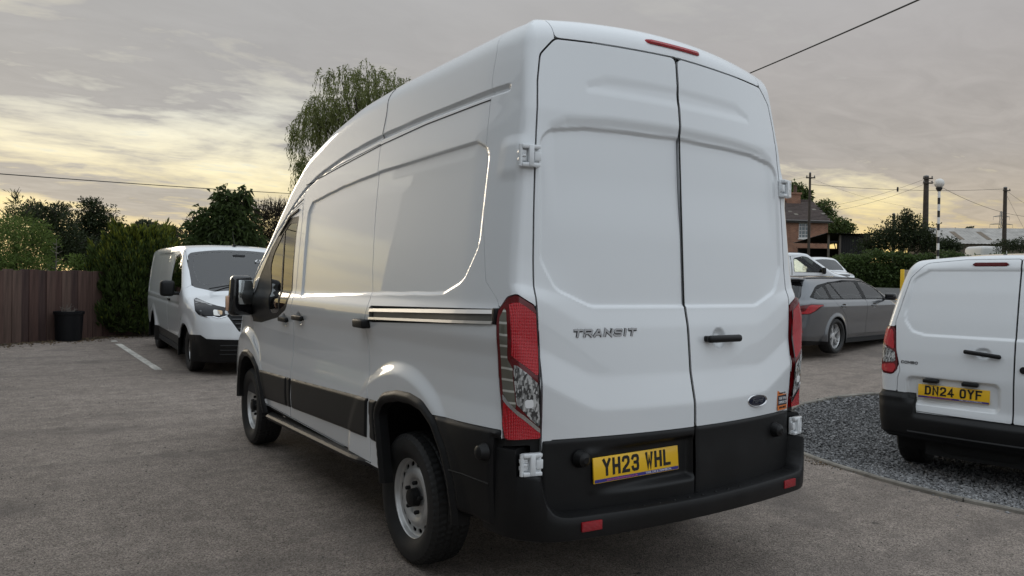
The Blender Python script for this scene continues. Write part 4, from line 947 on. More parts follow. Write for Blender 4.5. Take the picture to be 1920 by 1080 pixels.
    # mirror ------------------------------------------------------------------------
    for sg in (-1,1):
        m=MB().rbox((-.105,-.06,-.175),(.105,.075,.175),.045,3,lambda V:np.stack([V[:,0]*(1-.10*(V[:,2]/.175)),V[:,1]+.02*(V[:,0]/.1),V[:,2]],1))
        m.rbox((.05,-.02,-.12),(.30,.035,-.05),.02)
        if sg>0: m.V=[v*np.array([-1,1,1]) for v in m.V]
        mo=m.build('door_mirror',BLKG,T); mo.location=(sg*1.105,3.10,1.345); mo.rotation_euler=(0,0,0)
        MB().rbox((-.082,-.068,-.075),(.085,-.058,.135),.02).build('mirror_glass',mat('mirror',(.55,.58,.58),.02,metal=1.),mo)
        MB().rbox((-.128 if sg<0 else .098,-.03,-.135),(-.098 if sg<0 else .128,.03,.0),.012).build('indicator',mat('indicator_lens',(.75,.45,.30),.15,coat=1.),mo)
    return T
TRANSIT=transit()
# ------------------------------------------------------------------ body shapes of the other vehicles
fW=lut([.2,.35,.5,.75,.95,1.08,1.2,1.5,1.75,1.85,1.97],[.88,.92,.95,.972,.978,.968,.958,.925,.888,.868,.84],.03)
fZ=lut([-1.2,-.9,-.5,.5,1.5,2.1,2.45,2.75,3.0,3.3,3.52,3.8,4.1,4.3,4.42,4.6],[1.90,1.925,1.945,1.965,1.97,1.965,1.925,1.72,1.54,1.325,1.185,1.12,1.04,.955,.84,.3],.06)
fYF=lut([.1,.25,.40,.55,.68,.80,1.0],[4.30,4.36,4.41,4.43,4.41,4.39,4.30],.03)
def fF(x,y,z):
    ax=np.abs(x); w=fW(z)
    for yc in (0.,3.498):
        r=np.hypot(y-yc,z-.33); w=w+np.maximum(.985-w,0)*(1-sstep(.44,.56,r))*(z<1.1)
    w=w-.10*np.maximum(0,y-3.2)**2-.02*np.maximum(0,-.2-y)**2-.09*np.maximum(0,z-1.2)*sstep(1.3,2.5,y)
    w=w-.008*(1-sstep(-.015,.012,sdpoly(fREC,y,z,.05)))
    w=w-.010*np.exp(-((z-.98)/.03)**2)*(y<3.0)
    side=ax-w; yy=y+.16*x*x*sstep(1.9,2.7,y)
    front=y-(fYF(z)-.30*x*x); rear=(-.965+.04*x*x+.05*np.maximum(0,z-1.1))-y
    roof=z-(fZ(yy)-.045*(x/.8)**2)
    F=rmax(side,rear,.06); F=rmax(F,front,.16)
    return rmax(F,roof,.075)
fREC=fillet([(-.72,1.80),(-.78,1.15),(-.70,1.06),(1.90,1.06),(1.90,1.80)],[.1,.1,.08,.05,.08])
cW=lut([.2,.4,.6,.85,1.0,1.15,1.25,1.5,1.7,1.85],[.84,.885,.905,.922,.922,.912,.895,.838,.785,.735],.03)
cYR=lut([.2,.36,.50,.62,.66,.9,1.1,1.2,1.35,1.6,1.86],[-.66,-.715,-.735,-.725,-.71,-.712,-.690,-.672,-.640,-.575,-.49],.02)
cZ=lut([-1,-.45,.0,1.0,1.6,1.9,2.4,2.75,3.1,3.45,3.65],[1.885,1.905,1.925,1.925,1.90,1.80,1.43,1.15,1.08,.98,.72],.06)
cRC=fillet([(-.56,1.79),(-.685,1.715),(-.735,1.46),(-.725,1.35),(-.66,1.262),(-.56,1.238),(.56,1.238),(.66,1.262),(.725,1.35),(.735,1.46),(.685,1.715),(.56,1.79)],[.08,.1,.1,.06,.06,.06,.06,.06,.06,.1,.1,.08])
cPR=fillet([(-.685,.885),(-.69,.70),(-.66,.665),(-.02,.665),(.00,.70),(-.0,.885)],.05)
cRCf=None
def cF(x,y,z):
    ax=np.abs(x); w=cW(z)-.12*np.maximum(0,-.30-y)**2-.10*np.maximum(0,y-2.3)**2
    for yc in (0.,2.785):
        r=np.hypot(y-yc,z-.32); w=w+np.maximum(.928-w,0)*(1-sstep(.40,.52,r))*(z<1.1)
    side=ax-w
    yr=cYR(z)+.085*x*x
    yr=yr+.018*(1-sstep(.025,.052,np.hypot((x+.122)*.8,z-1.118)))
    yr=yr+.013*(1-sstep(-.016,.010,sdpoly(cRC,x,z,.05)))+.032*(1-sstep(-.022,.012,sdpoly(cPR,x,z,.05)))
    rear=yr-y; yy=y+.12*x*x*sstep(1.6,2.2,y)
    roof=z-(cZ(yy)-.05*(x/.75)**2); front=y-(3.62-.25*x*x)
    F=rmax(side,rear,.055); F=rmax(F,front,.14)
    return rmax(F,roof,.085)
bW=lut([.15,.25,.35,.55,.75,.88,.955,.985,1.0,1.1,1.25,1.40,1.5],[.76,.82,.865,.885,.900,.905,.885,.858,.845,.795,.715,.622,.55],.010)
bYR=lut([.15,.25,.35,.50,.60,.72,.85,.93,.985,1.05,1.15,1.25,1.36,1.45],[-.92,-.99,-1.055,-1.075,-1.062,-1.055,-1.045,-1.02,-.955,-.915,-.835,-.755,-.66,-.60],.012)
bZ=lut([-1,-.7,-.4,.2,.8,1.3,1.7,2.0,2.3,2.6,3.0,3.4,3.58,3.7],[1.40,1.415,1.428,1.445,1.450,1.445,1.405,1.325,1.19,1.04,.955,.845,.72,.5],.06)
def bF(x,y,z):
    ax=np.abs(x); w=bW(z)
    for yc in (0.,2.851):
        r=np.hypot(y-yc,z-.33); w=w+np.maximum(.909-w,0)*(1-sstep(.37,.44,r))*(z<.9)
    t=np.maximum(0,-.35-y); w=w-.22*t*t-.10*np.maximum(0,y-2.4)**2
    w=w-.005*np.exp(-((z-.56)/.07)**2)*sstep(.35,.6,y)*(1-sstep(2.2,2.5,y))
    w=w-.10*np.maximum(0,z-.95)*np.maximum(0,-.1-y)
    side=ax-w; yr=bYR(z)+.16*x*x
    rear=yr-y; yy=y+.14*x*x*sstep(1.3,2.0,y)
    roof=z-(bZ(yy)-.055*(x/.6)**2); front=y-(3.60-.3*x*x)
    F=rmax(side,rear,.05); F=rmax(F,front,.16)
    return rmax(F,roof,.07)
def Z0(f,v): return lambda x,y,z,c,S,roof: np.full_like(x,1.) if roof else f(x,y,z,c)
def frontf(poly):
    """outline seen from the front (x,z); covers nose, bonnet and screen"""
    def fn(x,y,z,c,S,roof):
        if roof: return np.where(y>1.5,sdpoly(poly,x,z),1.)
        return np.where((c==FRT)|(c==CFR)|(c==CFL)|(((c==LFT)|(c==RGT))&(y>3.2)),sdpoly(poly,x,z),1.)
    return fn
def planf(poly):
    def fn(x,y,z,c,S,roof):
        d=sdpoly(poly,x,y)
        return d if roof else np.where((y>1.2)&(z>1.0)&(np.abs(x)<.9),d,1.)
    return fn
def mirx(P): return [(-x,y) for x,y in P]
def simple_wheel(par,x,y,z,sg,R,w,rim,ty,rimm,hubr=.07):
    return wheel(par,x,y,z,sg,R,w,rim,0,.06,hubr,CHROME if False else rimm,False,rimm,ty)
def spoke_rim(R,n,pairs=True,wd=.03):
    """alloy wheel about x, outer face to -x"""
    mb=MB(); 
    mb.lathe([(R-.03,.10),(R-.012,.02),(R-.0,-.045),(R-.004,-.058),(R-.014,-.058),(R-.022,-.045),(R-.028,.0),(R-.035,.10)],48,(ROTX(1),(0,0,0)))
    mb.lathe([(0,-.052),(.03,-.052),(.062,-.046),(.070,-.03),(.070,.03)],24,(ROTX(1),(0,0,0)))
    for k in range(n):
        for d in ((-.11,.11) if pairs else (0,)):
            a0=2*np.pi*k/n+d*.6; a1=2*np.pi*k/n+d*1.5
            p0=np.array([0,math.cos(a0),math.sin(a0)])*.055; p1=np.array([0,math.cos(a1),math.sin(a1)])*(R-.018)
            t=p1-p0; t/=np.linalg.norm(t); nrm=np.cross([1,0,0],t)*wd/2; V=[]
            for p,x in ((p0,-.046),(p1,-.050)): V+= [p+[x,0,0]-nrm*.75,p+[x,0,0]+nrm*.75,p+[x+.035,0,0]+nrm*1.1,p+[x+.035,0,0]-nrm*1.1]
            mb.add(V,[(0,1,5,4),(1,2,6,5),(2,3,7,6),(3,0,4,7),(0,3,2,1),(4,5,6,7)])
    o=mb.build('rim',None); m=o.data; bpy.data.objects.remove(o); return m
def arches(sh,centres,ro):
    def mk(r0):
        def fn(x,y,z,c,S,roof):
            if roof: return np.ones_like(x)
            d=np.minimum(*[np.hypot(y-yc,np.maximum(z-zc,0)*1.0+np.minimum(z-zc,0)*.15) for yc,zc in centres])-r0
            return np.where((c==LFT)|(c==RGT)|(c==CFL)|(c==CFR)|(c==CRL)|(c==CRR),np.where(z<1.1,d,1.),1.)
        return sh.phi(fn)
    return mk(ro)
def underbody(T,w,y0,y1,z0,arcs,rw,x0):
    ub=MB(); ub.box((-x0,y0,z0),(x0,y1,z0+.12)).box((-w,arcs[0][0]+rw+.05,z0+.02),(w,arcs[1][0]-rw-.05,z0+.10))
    for yc,zc in arcs: ub.box((-w+.12,yc-.05,zc-.05),(w-.12,yc+.05,zc+.05))
    ub.build('underside',DARK,T)
    for sg in (-1,1):
        for yc,zc in arcs:
            wh=MB(); th=np.linspace(-.3,np.pi+.3,20); V=[]
            for t in th: V+= [(sg*(w-.02),yc+(rw+.015)*math.cos(t),zc+(rw+.015)*math.sin(t)),(sg*x0,yc+(rw+.015)*math.cos(t),zc+(rw+.015)*math.sin(t))]
            n=len(th); wh.add(V,[(2*i,2*i+2,2*i+3,2*i+1) for i in range(n-1)],True); wh.add([(sg*x0,yc+(rw+.015)*math.cos(t),zc+(rw+.015)*math.sin(t)) for t in th]+[(sg*x0,yc,zc)],[(i,i+1,n) for i in range(n-1)])
            wh.build('wheel_housing',DARK,T)
GLASSL=glassmat('pale_glass',(.72,.78,.76),1.45)
SCREEN=glassmat('windscreen',(.30,.33,.35),1.75)
LAMPG=mat('lamp_glass',(.30,.31,.32),.08,metal=.6,coat=1.); LAMPD=mat('lamp_dark',(.018,.018,.02),.2,spec=.25); LAMPW=mat('lamp_white',(.75,.74,.70),.2,coat=1.); LAMPA=mat('lamp_amber',(.55,.36,.18),.2,coat=1.)
# ------------------------------------------------------------------ long white van parked nose-on by the fence
def mid_van(T,hi,text):
    d=1. if hi else 2.6
    sh=Shell(fF,.70,-.70,3.55,.20,.78,lambda y:np.minimum(1.72,fZ(y)-.24),1.0,.03*d,.018*d,.03*d,.012*d,.016*d,8,12,80 if hi else 30,dtop=.014 if hi else .05)
    one=sh.phi(lambda x,y,z,c,S,roof:np.full_like(x,-1.))
    cen=((0,.33),(3.498,.33)); AO=arches(sh,cen,.395)
    fd=fillet([(1.80,.42),(1.80,1.30),(1.76,1.66),(1.74,1.80),(2.20,1.865),(2.42,1.83),(2.85,1.53),(3.18,1.29),(3.22,1.10),(3.06,.90),(3.00,.60),(2.98,.42)],[.03,.2,.1,.05,.1,.1,0,.05,.1,.2,.1,.03])
    wn=fillet([(1.86,1.17),(1.85,1.72),(2.20,1.80),(2.38,1.765),(2.78,1.475),(3.08,1.24),(3.02,1.16)],[.06,.06,.1,.06,0,.03,.04])
    sd=fillet([(.55,.42),(.55,1.80),(1.725,1.80),(1.775,1.35),(1.785,.42)],.04)
    FD=sh.phi(sides(fd));WN=sh.phi(sides(wn));SD=sh.phi(sides(sd))
    WS=sh.phi(planf(fillet([(-.755,2.495),(0,2.53),(.755,2.495),(.83,2.85),(.80,3.22),(.52,3.42),(0,3.47),(-.52,3.42),(-.80,3.22),(-.83,2.85)],[.05,0,.05,.1,.1,.1,0,.1,.1,.1])))
    WI=sh.phi(planf(fillet([(-.69,2.545),(0,2.58),(.69,2.545),(.745,2.85),(.715,3.12),(.62,3.235),(0,3.32),(-.62,3.235),(-.715,3.12),(-.745,2.85)],[.06,0,.06,.1,.12,.12,0,.12,.12,.1])))
    hl=[(.80,3.50),]
    def lamp(sg,P,lo=3.3):
        def fn(x,y,z,c,S,roof):
            d=sdpoly(np.array(P),sg*x,z); return np.where(y>lo,d,1.)
        return sh.phi(fn)
    HL=fillet([(.832,1.125),(.88,1.03),(.90,.95),(.865,.88),(.73,.845),(.68,.86),(.62,.84),(.50,.875),(.44,.955),(.45,.985),(.60,1.015),(.70,1.05)],[.01,.03,.03,.04,.03,.01,.02,.02,.02,.01,.05,.05])
    Hs=[lamp(-1,HL),lamp(1,HL)]
    GR=sh.phi(frontf(fillet([(-.435,.985),(-.50,.87),(-.36,.655),(.36,.655),(.50,.87),(.435,.985)],.02)))
    BM=sh.phi(lambda x,y,z,c,S,roof: np.ones_like(x) if roof else np.where((y>3.70),np.maximum(z-np.interp(np.abs(x),[0,.78,.82,.93],[.525,.545,.60,.585]),-1),1.))
    LB=sh.phi(lambda x,y,z,c,S,roof: np.ones_like(x) if roof else np.where((c==LFT)|(c==RGT),np.maximum(z-.47,.1-z),1.))
    CR=sh.phi(lambda x,y,z,c,S,roof: np.where((z>.95)&(y>3.0),sdpoly(BON,x,y),1.))if False else None
    sh.piece('body',one,WHITE,T,minus=[AO,FD,SD,WS,Hs[0],Hs[1],GR,BM]+([LB] if hi else []),gap=.002)
    sh.piece('gap_dark_shell',one,SEAL_GAP,T,off=-.025,skirt=0.,minus=[AO,WN,WS,Hs[0],Hs[1],GR,BM],gap=-.02)  # dark liner that makes the panel gaps read black
    ws=sh.piece('windscreen',WS,BLKG,T,off=-.003,skirt=.02,minus=[WI],gap=0.); sh.piece('windscreen_glass',WI,SCREEN,ws,off=-.004,skirt=0.)
    for sg in (-1,1):
        H=lambda p:sh.half(p,sg)
        f=sh.piece('front_door',H([p+.002 for p in FD]),WHITE,T,minus=[WN,LB],gap=0.); sh.piece('window',H(WN),GLASSD if hi else GLASSL,f,off=-.008,skirt=0.)
        fr=sh.piece('window_surround',H([p-.02 for p in WN]),BLKG,f,off=-.002,skirt=.01,minus=[WN],gap=0.)
        sh.piece('side_door' ,H([p+.002 for p in SD]),WHITE,T,minus=[LB],gap=0.)
        if hi:
            sh.piece('sill_cladding',H(LB),BLKP,T,off=.004,skirt=.02,minus=[AO,BM],gap=0.)
        e=MB().rbox((sg*.955-.02,1.93,1.005),(sg*.975+.02,2.12,1.045),.012,2).build('door_handle',BLKP,f)
        h=sh.piece('headlight',Hs[0 if sg<0 else 1],LAMPD,T,off=.004,skirt=.03)
        def sub(nm,P,m,off=.006):
            Q=fillet(P,.006); sh.piece(nm,lamp(sg,Q),m,h,off=off,skirt=.004)
        if hi:
            sub('daylight_strip',[(.835,1.11),(.855,1.075),(.60,.985),(.45,.955),(.45,.975),(.62,1.01)],LAMPG)
            for k in range(5): sub('lamp_fin',[(.795,1.045-.034*k),(.872,1.062-.034*k-.012*k*.3),(.872,1.048-.034*k),(.795,1.033-.034*k)],LAMPG)
            sub('main_beam',[(.70,.965),(.76,.985),(.77,.885),(.70,.875)],LAMPG); sub('dip_beam',[(.60,.955),(.68,.965),(.68,.885),(.60,.88)],LAMPW); sub('turn_lamp',[(.56,.95),(.63,.958),(.62,.895),(.57,.895)],LAMPA); sub('side_lamp',[(.47,.945),(.53,.95),(.53,.90),(.49,.895)],LAMPG)
            sub('lamp_edge',[(.875,.90),(.74,.855),(.68,.872),(.62,.852),(.51,.885),(.50,.875),(.62,.84),(.68,.86),(.74,.843),(.87,.885)],CHROME)
        # mirror
        m=MB().rbox((-.105,-.07,-.125),(.105,.06,.125),.05,3).rbox((-.24,-.02,-.105),(-.06,.03,-.055),.015).rbox((-.28,-.09,-.12),(-.22,.12,.02),.02)
        if sg<0: m.V=[v*np.array([-1,1,1]) for v in m.V]
        mo=m.build('door_mirror',BLKP,T); mo.location=(sg*1.13,2.93,1.235)
    g=sh.piece('grille',GR,BLKP,T,off=-.02,skirt=.0)
    b=sh.piece('front_bumper',BM,BLKP,T,off=.008,skirt=.03,minus=[AO])
    fy=lambda x,z:float(fYF(z)-.30*x*x)
    for k in range(4):
        z=.70+.065*k; wv=np.interp(z,[.655,.87,.985],[.34,.47,.41]); xs=np.linspace(-wv,wv,13)
        mb=MB(); mb.tube([(x,fy(x,z)-.004-(.04 if z>.9 else 0),z) for x in xs],[.012]*13,6); mb.build('grille_bar',BLKG if k<3 else CHROME,g)
    xs=np.linspace(-.60,.60,13); lw=MB(); lw.tube([(x,fy(x,.45)-.0,.45) for x in xs],.018,6).tube([(x,fy(x,.38)-.0,.38) for x in xs],.018,6).tube([(x,fy(x,.32)-.0,.32) for x in xs],.018,6); lw.build('lower_grille',SEAL_GAP,b)
    if hi:
        bd=MB(); yb=fy(0,.80)+.01
        bd.add([(0,yb,.88),(.055,yb,.80),(0,yb,.72),(-.055,yb,.80),(0,yb,.845),(.025,yb,.80),(0,yb,.755),(-.025,yb,.80)],[(0,1,5,4),(1,2,6,5),(2,3,7,6),(3,0,4,7)]); bd.build('diamond_badge',CHROME,g)
        MB().box((-.26,fy(0,.55)+.012,.49),(.26,fy(0,.55)+.02,.60)).build('number_plate',mat('white_plate',(.75,.75,.73),.4),T)
        # front text on the screen, read as in the photograph
        def zs(x,y):
            lo,hi=1.0,2.1
            for _ in range(30):
                m_=(lo+hi)/2
                if fF(np.array([x]),np.array([y]),np.array([m_]))[0]<0: lo=m_
                else: hi=m_
            return lo
        def lay(o,x,y):      # flat against the sloping screen
            e=.03; n=np.array([-(zs(x+e,y)-zs(x-e,y))/(2*e),-(zs(x,y+e)-zs(x,y-e))/(2*e),1.]); n/=np.linalg.norm(n); rx=np.cross([0,-1.,0],n); rx/=np.linalg.norm(rx); up=np.cross(n,rx)
            P=np.array([x,y,zs(x,y)])+n*.014; Mx=Matrix.Identity(4)
            for i in range(3): Mx[i][0]=rx[i];Mx[i][1]=up[i];Mx[i][2]=n[i];Mx[i][3]=P[i]
            o.matrix_local=Mx
        lay(font('screen_lettering','£50L',.105,WTXT,ws,(0,0,0),(0,0,0),.27),-.22,2.80)
        lay(MB().box((0,-.007,0),(.13,.007,.002)).build('screen_dash',WTXT,ws),-.24,2.94)
        # wipers, screen sensor block
        for x in (-.35,.25): MB().tube([(x+.35,3.40,float(fZ(3.42))+.0),(x,3.33,float(fZ(3.34))+.01),(x-.30,3.28,float(fZ(3.30+.03))+.01)],.009,5).build('wiper',BLKP,T)
        MB().rbox((-.10,2.55,1.70),(.10,2.68,1.80),.02).build('screen_sensor',INT,T)
    s_=MB(); seat(s_,-.42,2.05,.55,.5); seat(s_,.42,2.05,.55,.5); s_.build('seats',SEAT,T)
    MB().rbox((-.85,2.65,.70),(.85,3.25,1.12),.06).box((-.88,1.5,.40),(.88,3.3,.46)).build('dashboard',INT,T)
    MB().box((-.80,1.50,.42),(.80,1.54,1.85)).build('bulkhead',DARK,T)
    MB().tube([(0.,2.30,1.955),(.0,2.27,2.0),(.0,2.16,2.20)],[.012,.006,.003],6).rbox((-.03,2.24,1.945),(.03,2.36,1.972),.012).build('aerial',BLKP,T)
    underbody(T,.93,-.85,4.2,.22,cen,.39,.60)
    rim=disc_mesh([(.208,-.058),(.204,-.066),(.196,-.062),(.190,-.035),(.186,-.01),(.17,-.030),(.12,-.045),(.08,-.040),(.03,-.045)],[(.145,10,.022,.020,0)],64); ty=tyre_mesh(.335,.20,.215,False,40)
    for x,y,sg in ((-.80,0,-1),(.80,0,1),(-.80,3.498,-1),(.80,3.498,1)): wheel(T,x,y,.333,sg,.335,.215,rim,5 if hi else 0,.06,.055,LAMPG,False,mat('wheel_cover_silver',(.5,.5,.5),.28,metal=.7) if hi else STEEL,ty)
T2=thing('panel_van','white low-roof panel van with black bumper facing the camera beside the cypress','van',(.32,12.017,.1296),R_(179.588),pitch=R_(-.98)*1.)
mid_van(T2,True,'')
# ------------------------------------------------------------------ small white van on the gravel
def small_van(T,hi):
    d=1. if hi else 3.
    sh=Shell(cF,.60,-.34,2.95,.22,.70,lambda y:np.minimum(1.79,cZ(y)-.13),1.0,.03*d,.03*d,.009*d,.04,.011*d,9,30 if hi else 10,40 if hi else 24,dtop=.025*d)
    one=sh.phi(lambda x,y,z,c,S,roof:np.full_like(x,-1.)); cen=((0,.32),(2.785,.32)); AO=arches(sh,cen,.375)
    xs_=.092
    zt_=lambda x:1.925-.08*np.abs(x)
    ld=fillet([(xs_-.003,.592),(xs_-.003,1.875),(-.30,1.872),(-.60,1.845),(-.715,1.72),(-.805,1.33),(-.800,1.31),(-.782,1.10),(-.742,.93),(-.760,.87),(-.765,.75),(-.735,.70),(-.728,.60)],[0,0,.1,.1,.1,.02,.02,.1,.04,.04,.05,.04,.03])
    rdp=fillet([(xs_+.003,.592),(xs_+.003,1.875),(.30,1.872),(.60,1.845),(.715,1.72),(.805,1.33),(.800,1.31),(.782,1.10),(.742,.93),(.760,.87),(.765,.75),(.735,.70),(.728,.60)],[0,0,.1,.1,.1,.02,.02,.1,.04,.04,.05,.04,.03])
    LD=sh.phi(rearf(ld));RD=sh.phi(rearf(rdp))
    sh.corner_coord([.888,.943,1.03,1.078,1.296],[-.283,-.286,-.293,-.305,-.355],[-.135,-.106,-.118,-.137,-.205]); sL,sR=0.,.2
    tl=fillet([(sL,.895),(sL,1.30),(sR-.01,1.298),(sR,1.27),(sR,.915),(sR-.02,.888)],[.03,.02,.03,.02,.02,.02])
    TL=[sh.phi(cornerf(tl,s)) for s in (-1,1)]
    def bump(x,y,z,c,S,roof):
        if roof: return np.ones_like(x)
        t=np.where((c==BCK),np.interp(np.abs(x),[0,.715,.735,.76,.80],[.588,.590,.625,.72,.745]),np.interp(y,[-.6,-.4,-.3],[.745,.735,.73]))
        return np.where((c<=RGT),np.maximum(np.maximum(z-t,.36-z),y+.33),1.)
    BM=sh.phi(bump)
    UN=sh.phi(lambda x,y,z,c,S,roof: np.ones_like(x) if roof else np.where(c<=RGT,np.where(y<-.25,z-.46,z-.37),1.))
    fd=fillet([(1.28,.42),(1.26,1.30),(1.24,1.74),(1.75,1.72),(2.25,1.42),(2.40,1.20),(2.38,.80),(2.25,.42)],[.04,.1,.06,.1,.05,.06,.2,.1])
    wn=fillet([(1.34,1.16),(1.32,1.64),(1.70,1.64),(2.12,1.40),(2.25,1.18)],.05); FD=sh.phi(sides(fd));WN=sh.phi(sides(wn))
    WS=sh.phi(planf(fillet([(-.62,1.93),(.62,1.93),(.74,2.30),(.70,2.62),(0,2.74),(-.70,2.62),(-.74,2.30)],.08)))
    HL=sh.phi(lambda x,y,z,c,S,roof: np.where(y>2.8,sdpoly(fillet([(.45,.98),(.50,.86),(.80,.90),(.82,1.02),(.70,1.04)],.03),np.abs(x),z),1.))
    GR=sh.phi(frontf(fillet([(-.42,.96),(-.46,.86),(.46,.86),(.42,.96)],.02)))
    FB=sh.phi(lambda x,y,z,c,S,roof: np.ones_like(x) if roof else np.where((c==FRT)|(c==CFL)|(c==CFR),z-.62,1.))
    sh.piece('body',one,WHITE,T,minus=[AO,LD,RD,TL[0],TL[1],BM,FD,WS,HL,GR,FB,UN],gap=.002)
    sh.piece('gap_dark_shell',one,SEAL_GAP,T,off=-.022,skirt=0.,minus=[AO,TL[0],TL[1],WN,WS,BM,HL,GR,FB,UN],gap=-.0)  # added dark lining, shade for the gaps
    sh.piece('windscreen',WS,SCREEN,T,off=-.003,skirt=0.)
    for sg in (-1,1):
        H=lambda p:sh.half(p,sg)
        f=sh.piece('front_door',H([p+.002 for p in FD]),WHITE,T,minus=[WN],gap=0.); sh.piece('window',H(WN),GLASSD,f,off=-.006,skirt=0.); sh.piece('window_surround',H([p-.02 for p in WN]),BLKG,f,off=-.002,skirt=.01,minus=[WN],gap=0.)
        sh.piece('headlight',H(HL),LAMPG,T,off=.003,skirt=.02)
        m=MB().rbox((-.10,-.06,-.09),(.10,.06,.09),.04,2).rbox((-.18,-.02,-.08),(-.06,.03,-.03),.01)
        if sg<0: m.V=[v*np.array([-1,1,1]) for v in m.V]
        m.build('door_mirror',BLKP,T).location=(sg*1.04,2.12,1.20)
    sh.piece('grille',GR,BLKG,T,off=.002,skirt=.01); sh.piece('front_bumper',FB,BLKP,T,off=.01,skirt=.02)
    if not hi: sh.piece('rear_door',[np.minimum(a,b) for a,b in zip(LD,RD)],WHITE,T,skirt=.02)
    else:
        dl=sh.piece('rear_door',[p+.003 for p in LD],WHITE,T,skirt=.025); dr=sh.piece('rear_door',[p+.003 for p in RD],WHITE,T,skirt=.025)
        for sg,P in ((-1,TL[0]),(1,TL[1])):
            lp=sh.piece('tail_light',[p+.003 for p in P],REDD,T,off=.010,skirt=.04,pillow=.01)
            u=lambda t,z:(sL+(sR-sL)*t,z)
            def sub(nm,pts,m,off=.0115): sh.piece(nm,sh.phi(cornerf(fillet([u(*p) for p in pts],.006),sg)),m,lp,off=off,skirt=.002)
            sub('red_lens',[(.10,1.275),(.90,1.27),(.93,1.10),(.12,1.165)],REDL); sub('clear_lens',[(.10,1.145),(.93,1.085),(.90,1.0),(.14,.985)],CLRL); sub('red_lens',[(.08,.965),(.90,.985),(.92,.94),(.90,.905),(.10,.915)],REDL)
        cy=lambda x,z:float(cYR(z)+.085*x*x)
        plate('DN24 OYF',dl,(-.330,-.690,.720),True,-.10,.0)
        for x in (-.49,-.205): MB().rbox((x-.058,-.725,.850),(x+.058,-.672,.880),.008).build('plate_lamp',BLKP,dl)
        hx,hz=-.122,1.118; hy=cy(hx,hz); V=lambda V_:V_+np.stack([0*V_[:,0],0*V_[:,0],-.012*np.sin((V_[:,0]-hx)/.125*1.5)],1)
        MB().rbox((hx-.13,hy-.045,hz-.017),(hx+.13,hy-.012,hz+.017),.013,3,V).build('door_handle',BLKP,dl)
        MB().lathe([(.028,.0),(.026,.012),(0,.014)],20,(np.array([[1,0,0],[0,0,-1],[0,1,0]]),(.155,cy(.15,1.0),1.015))).build('door_lock',BLKP,dr)
        mb,w=letters('COMBO',.024,.030,.006,.0055,.02,.003,.1); o=mb.build('badge_lettering',mat('badge_grey',(.10,.10,.10),.3,metal=.8),dl); o.location=(-.735,cy(-.735,1.0)-.001,.99); o.scale=(.135/w,1,1); o.rotation_euler=(-.06,0,math.atan2(cy(-.6,1.)-cy(-.735,1.),.135))
        xs=np.linspace(-.245,.008,16); z=1.832; b=MB(); rows=[]
        for dz,dy in ((-.017,.004),(-.014,-.008),(.0,-.011),(.014,-.008),(.017,.004)):
            e=np.clip((.127-np.abs(xs+.1185))/.016,0,1)**.5; rows.append(np.stack([xs,float(cYR(1.83))+.085*xs**2+dy-.0,z+dz*e],1))
        n=16; b.add(np.concatenate(rows),[(i*n+j,i*n+j+1,(i+1)*n+j+1,(i+1)*n+j) for i in range(4) for j in range(n-1)],True); b.build('brake_light',REDD,dl)
        bm_=sh.piece('rear_bumper',BM,BLKP,T,off=.030,skirt=.06,pillow=.05,shade=False,minus=[AO],gap=0.)
        pts=[(x,float(cYR(.40))+.085*x*x-.035,.425) for x in np.linspace(-.66,.66,20)]; MB().tube(pts,.012,6).build('bumper_crease',BLKP,bm_)
        MB().rbox((-.45,-.62,.24),(.15,-.30,.40),.08).build('silencer',DARK,T)
    if not hi: sh.piece('rear_bumper',BM,BLKP,T,off=.02,skirt=.03)
    s_=MB(); seat(s_,-.40,1.45,.50,.48); seat(s_,.40,1.45,.50,.48); s_.build('seats',SEAT,T)
    MB().rbox((-.78,2.0,.65),(.78,2.5,1.05),.06).box((-.80,.9,.36),(.80,2.6,.42)).build('dashboard',INT,T)
    MB().box((-.72,.98,.40),(.72,1.02,1.70)).build('bulkhead',DARK,T)
    underbody(T,.86,-.58,3.4,.22,cen,.37,.56)
    rim=disc_mesh([(.196,-.056),(.192,-.062),(.184,-.058),(.178,-.03),(.15,-.02),(.11,-.035),(.07,-.03),(.03,-.03)],[(.14,8,.016,.022,0)],48); ty=tyre_mesh(.325,.196,.205,hi,60)
    for x,y,sg in ((-.785,0,-1),(.785,0,1),(-.785,2.785,-1),(.785,2.785,1)): wheel(T,x,y,.323,sg,.325,.205,rim,0,.06,.05,STEEL,False,STEEL,ty)
T3=thing('panel_van','small white van with yellow rear plate standing on the grey gravel','van',(4.428,-.685,-.114),R_(-78.767),pitch=R_(1.55))
small_van(T3,True)
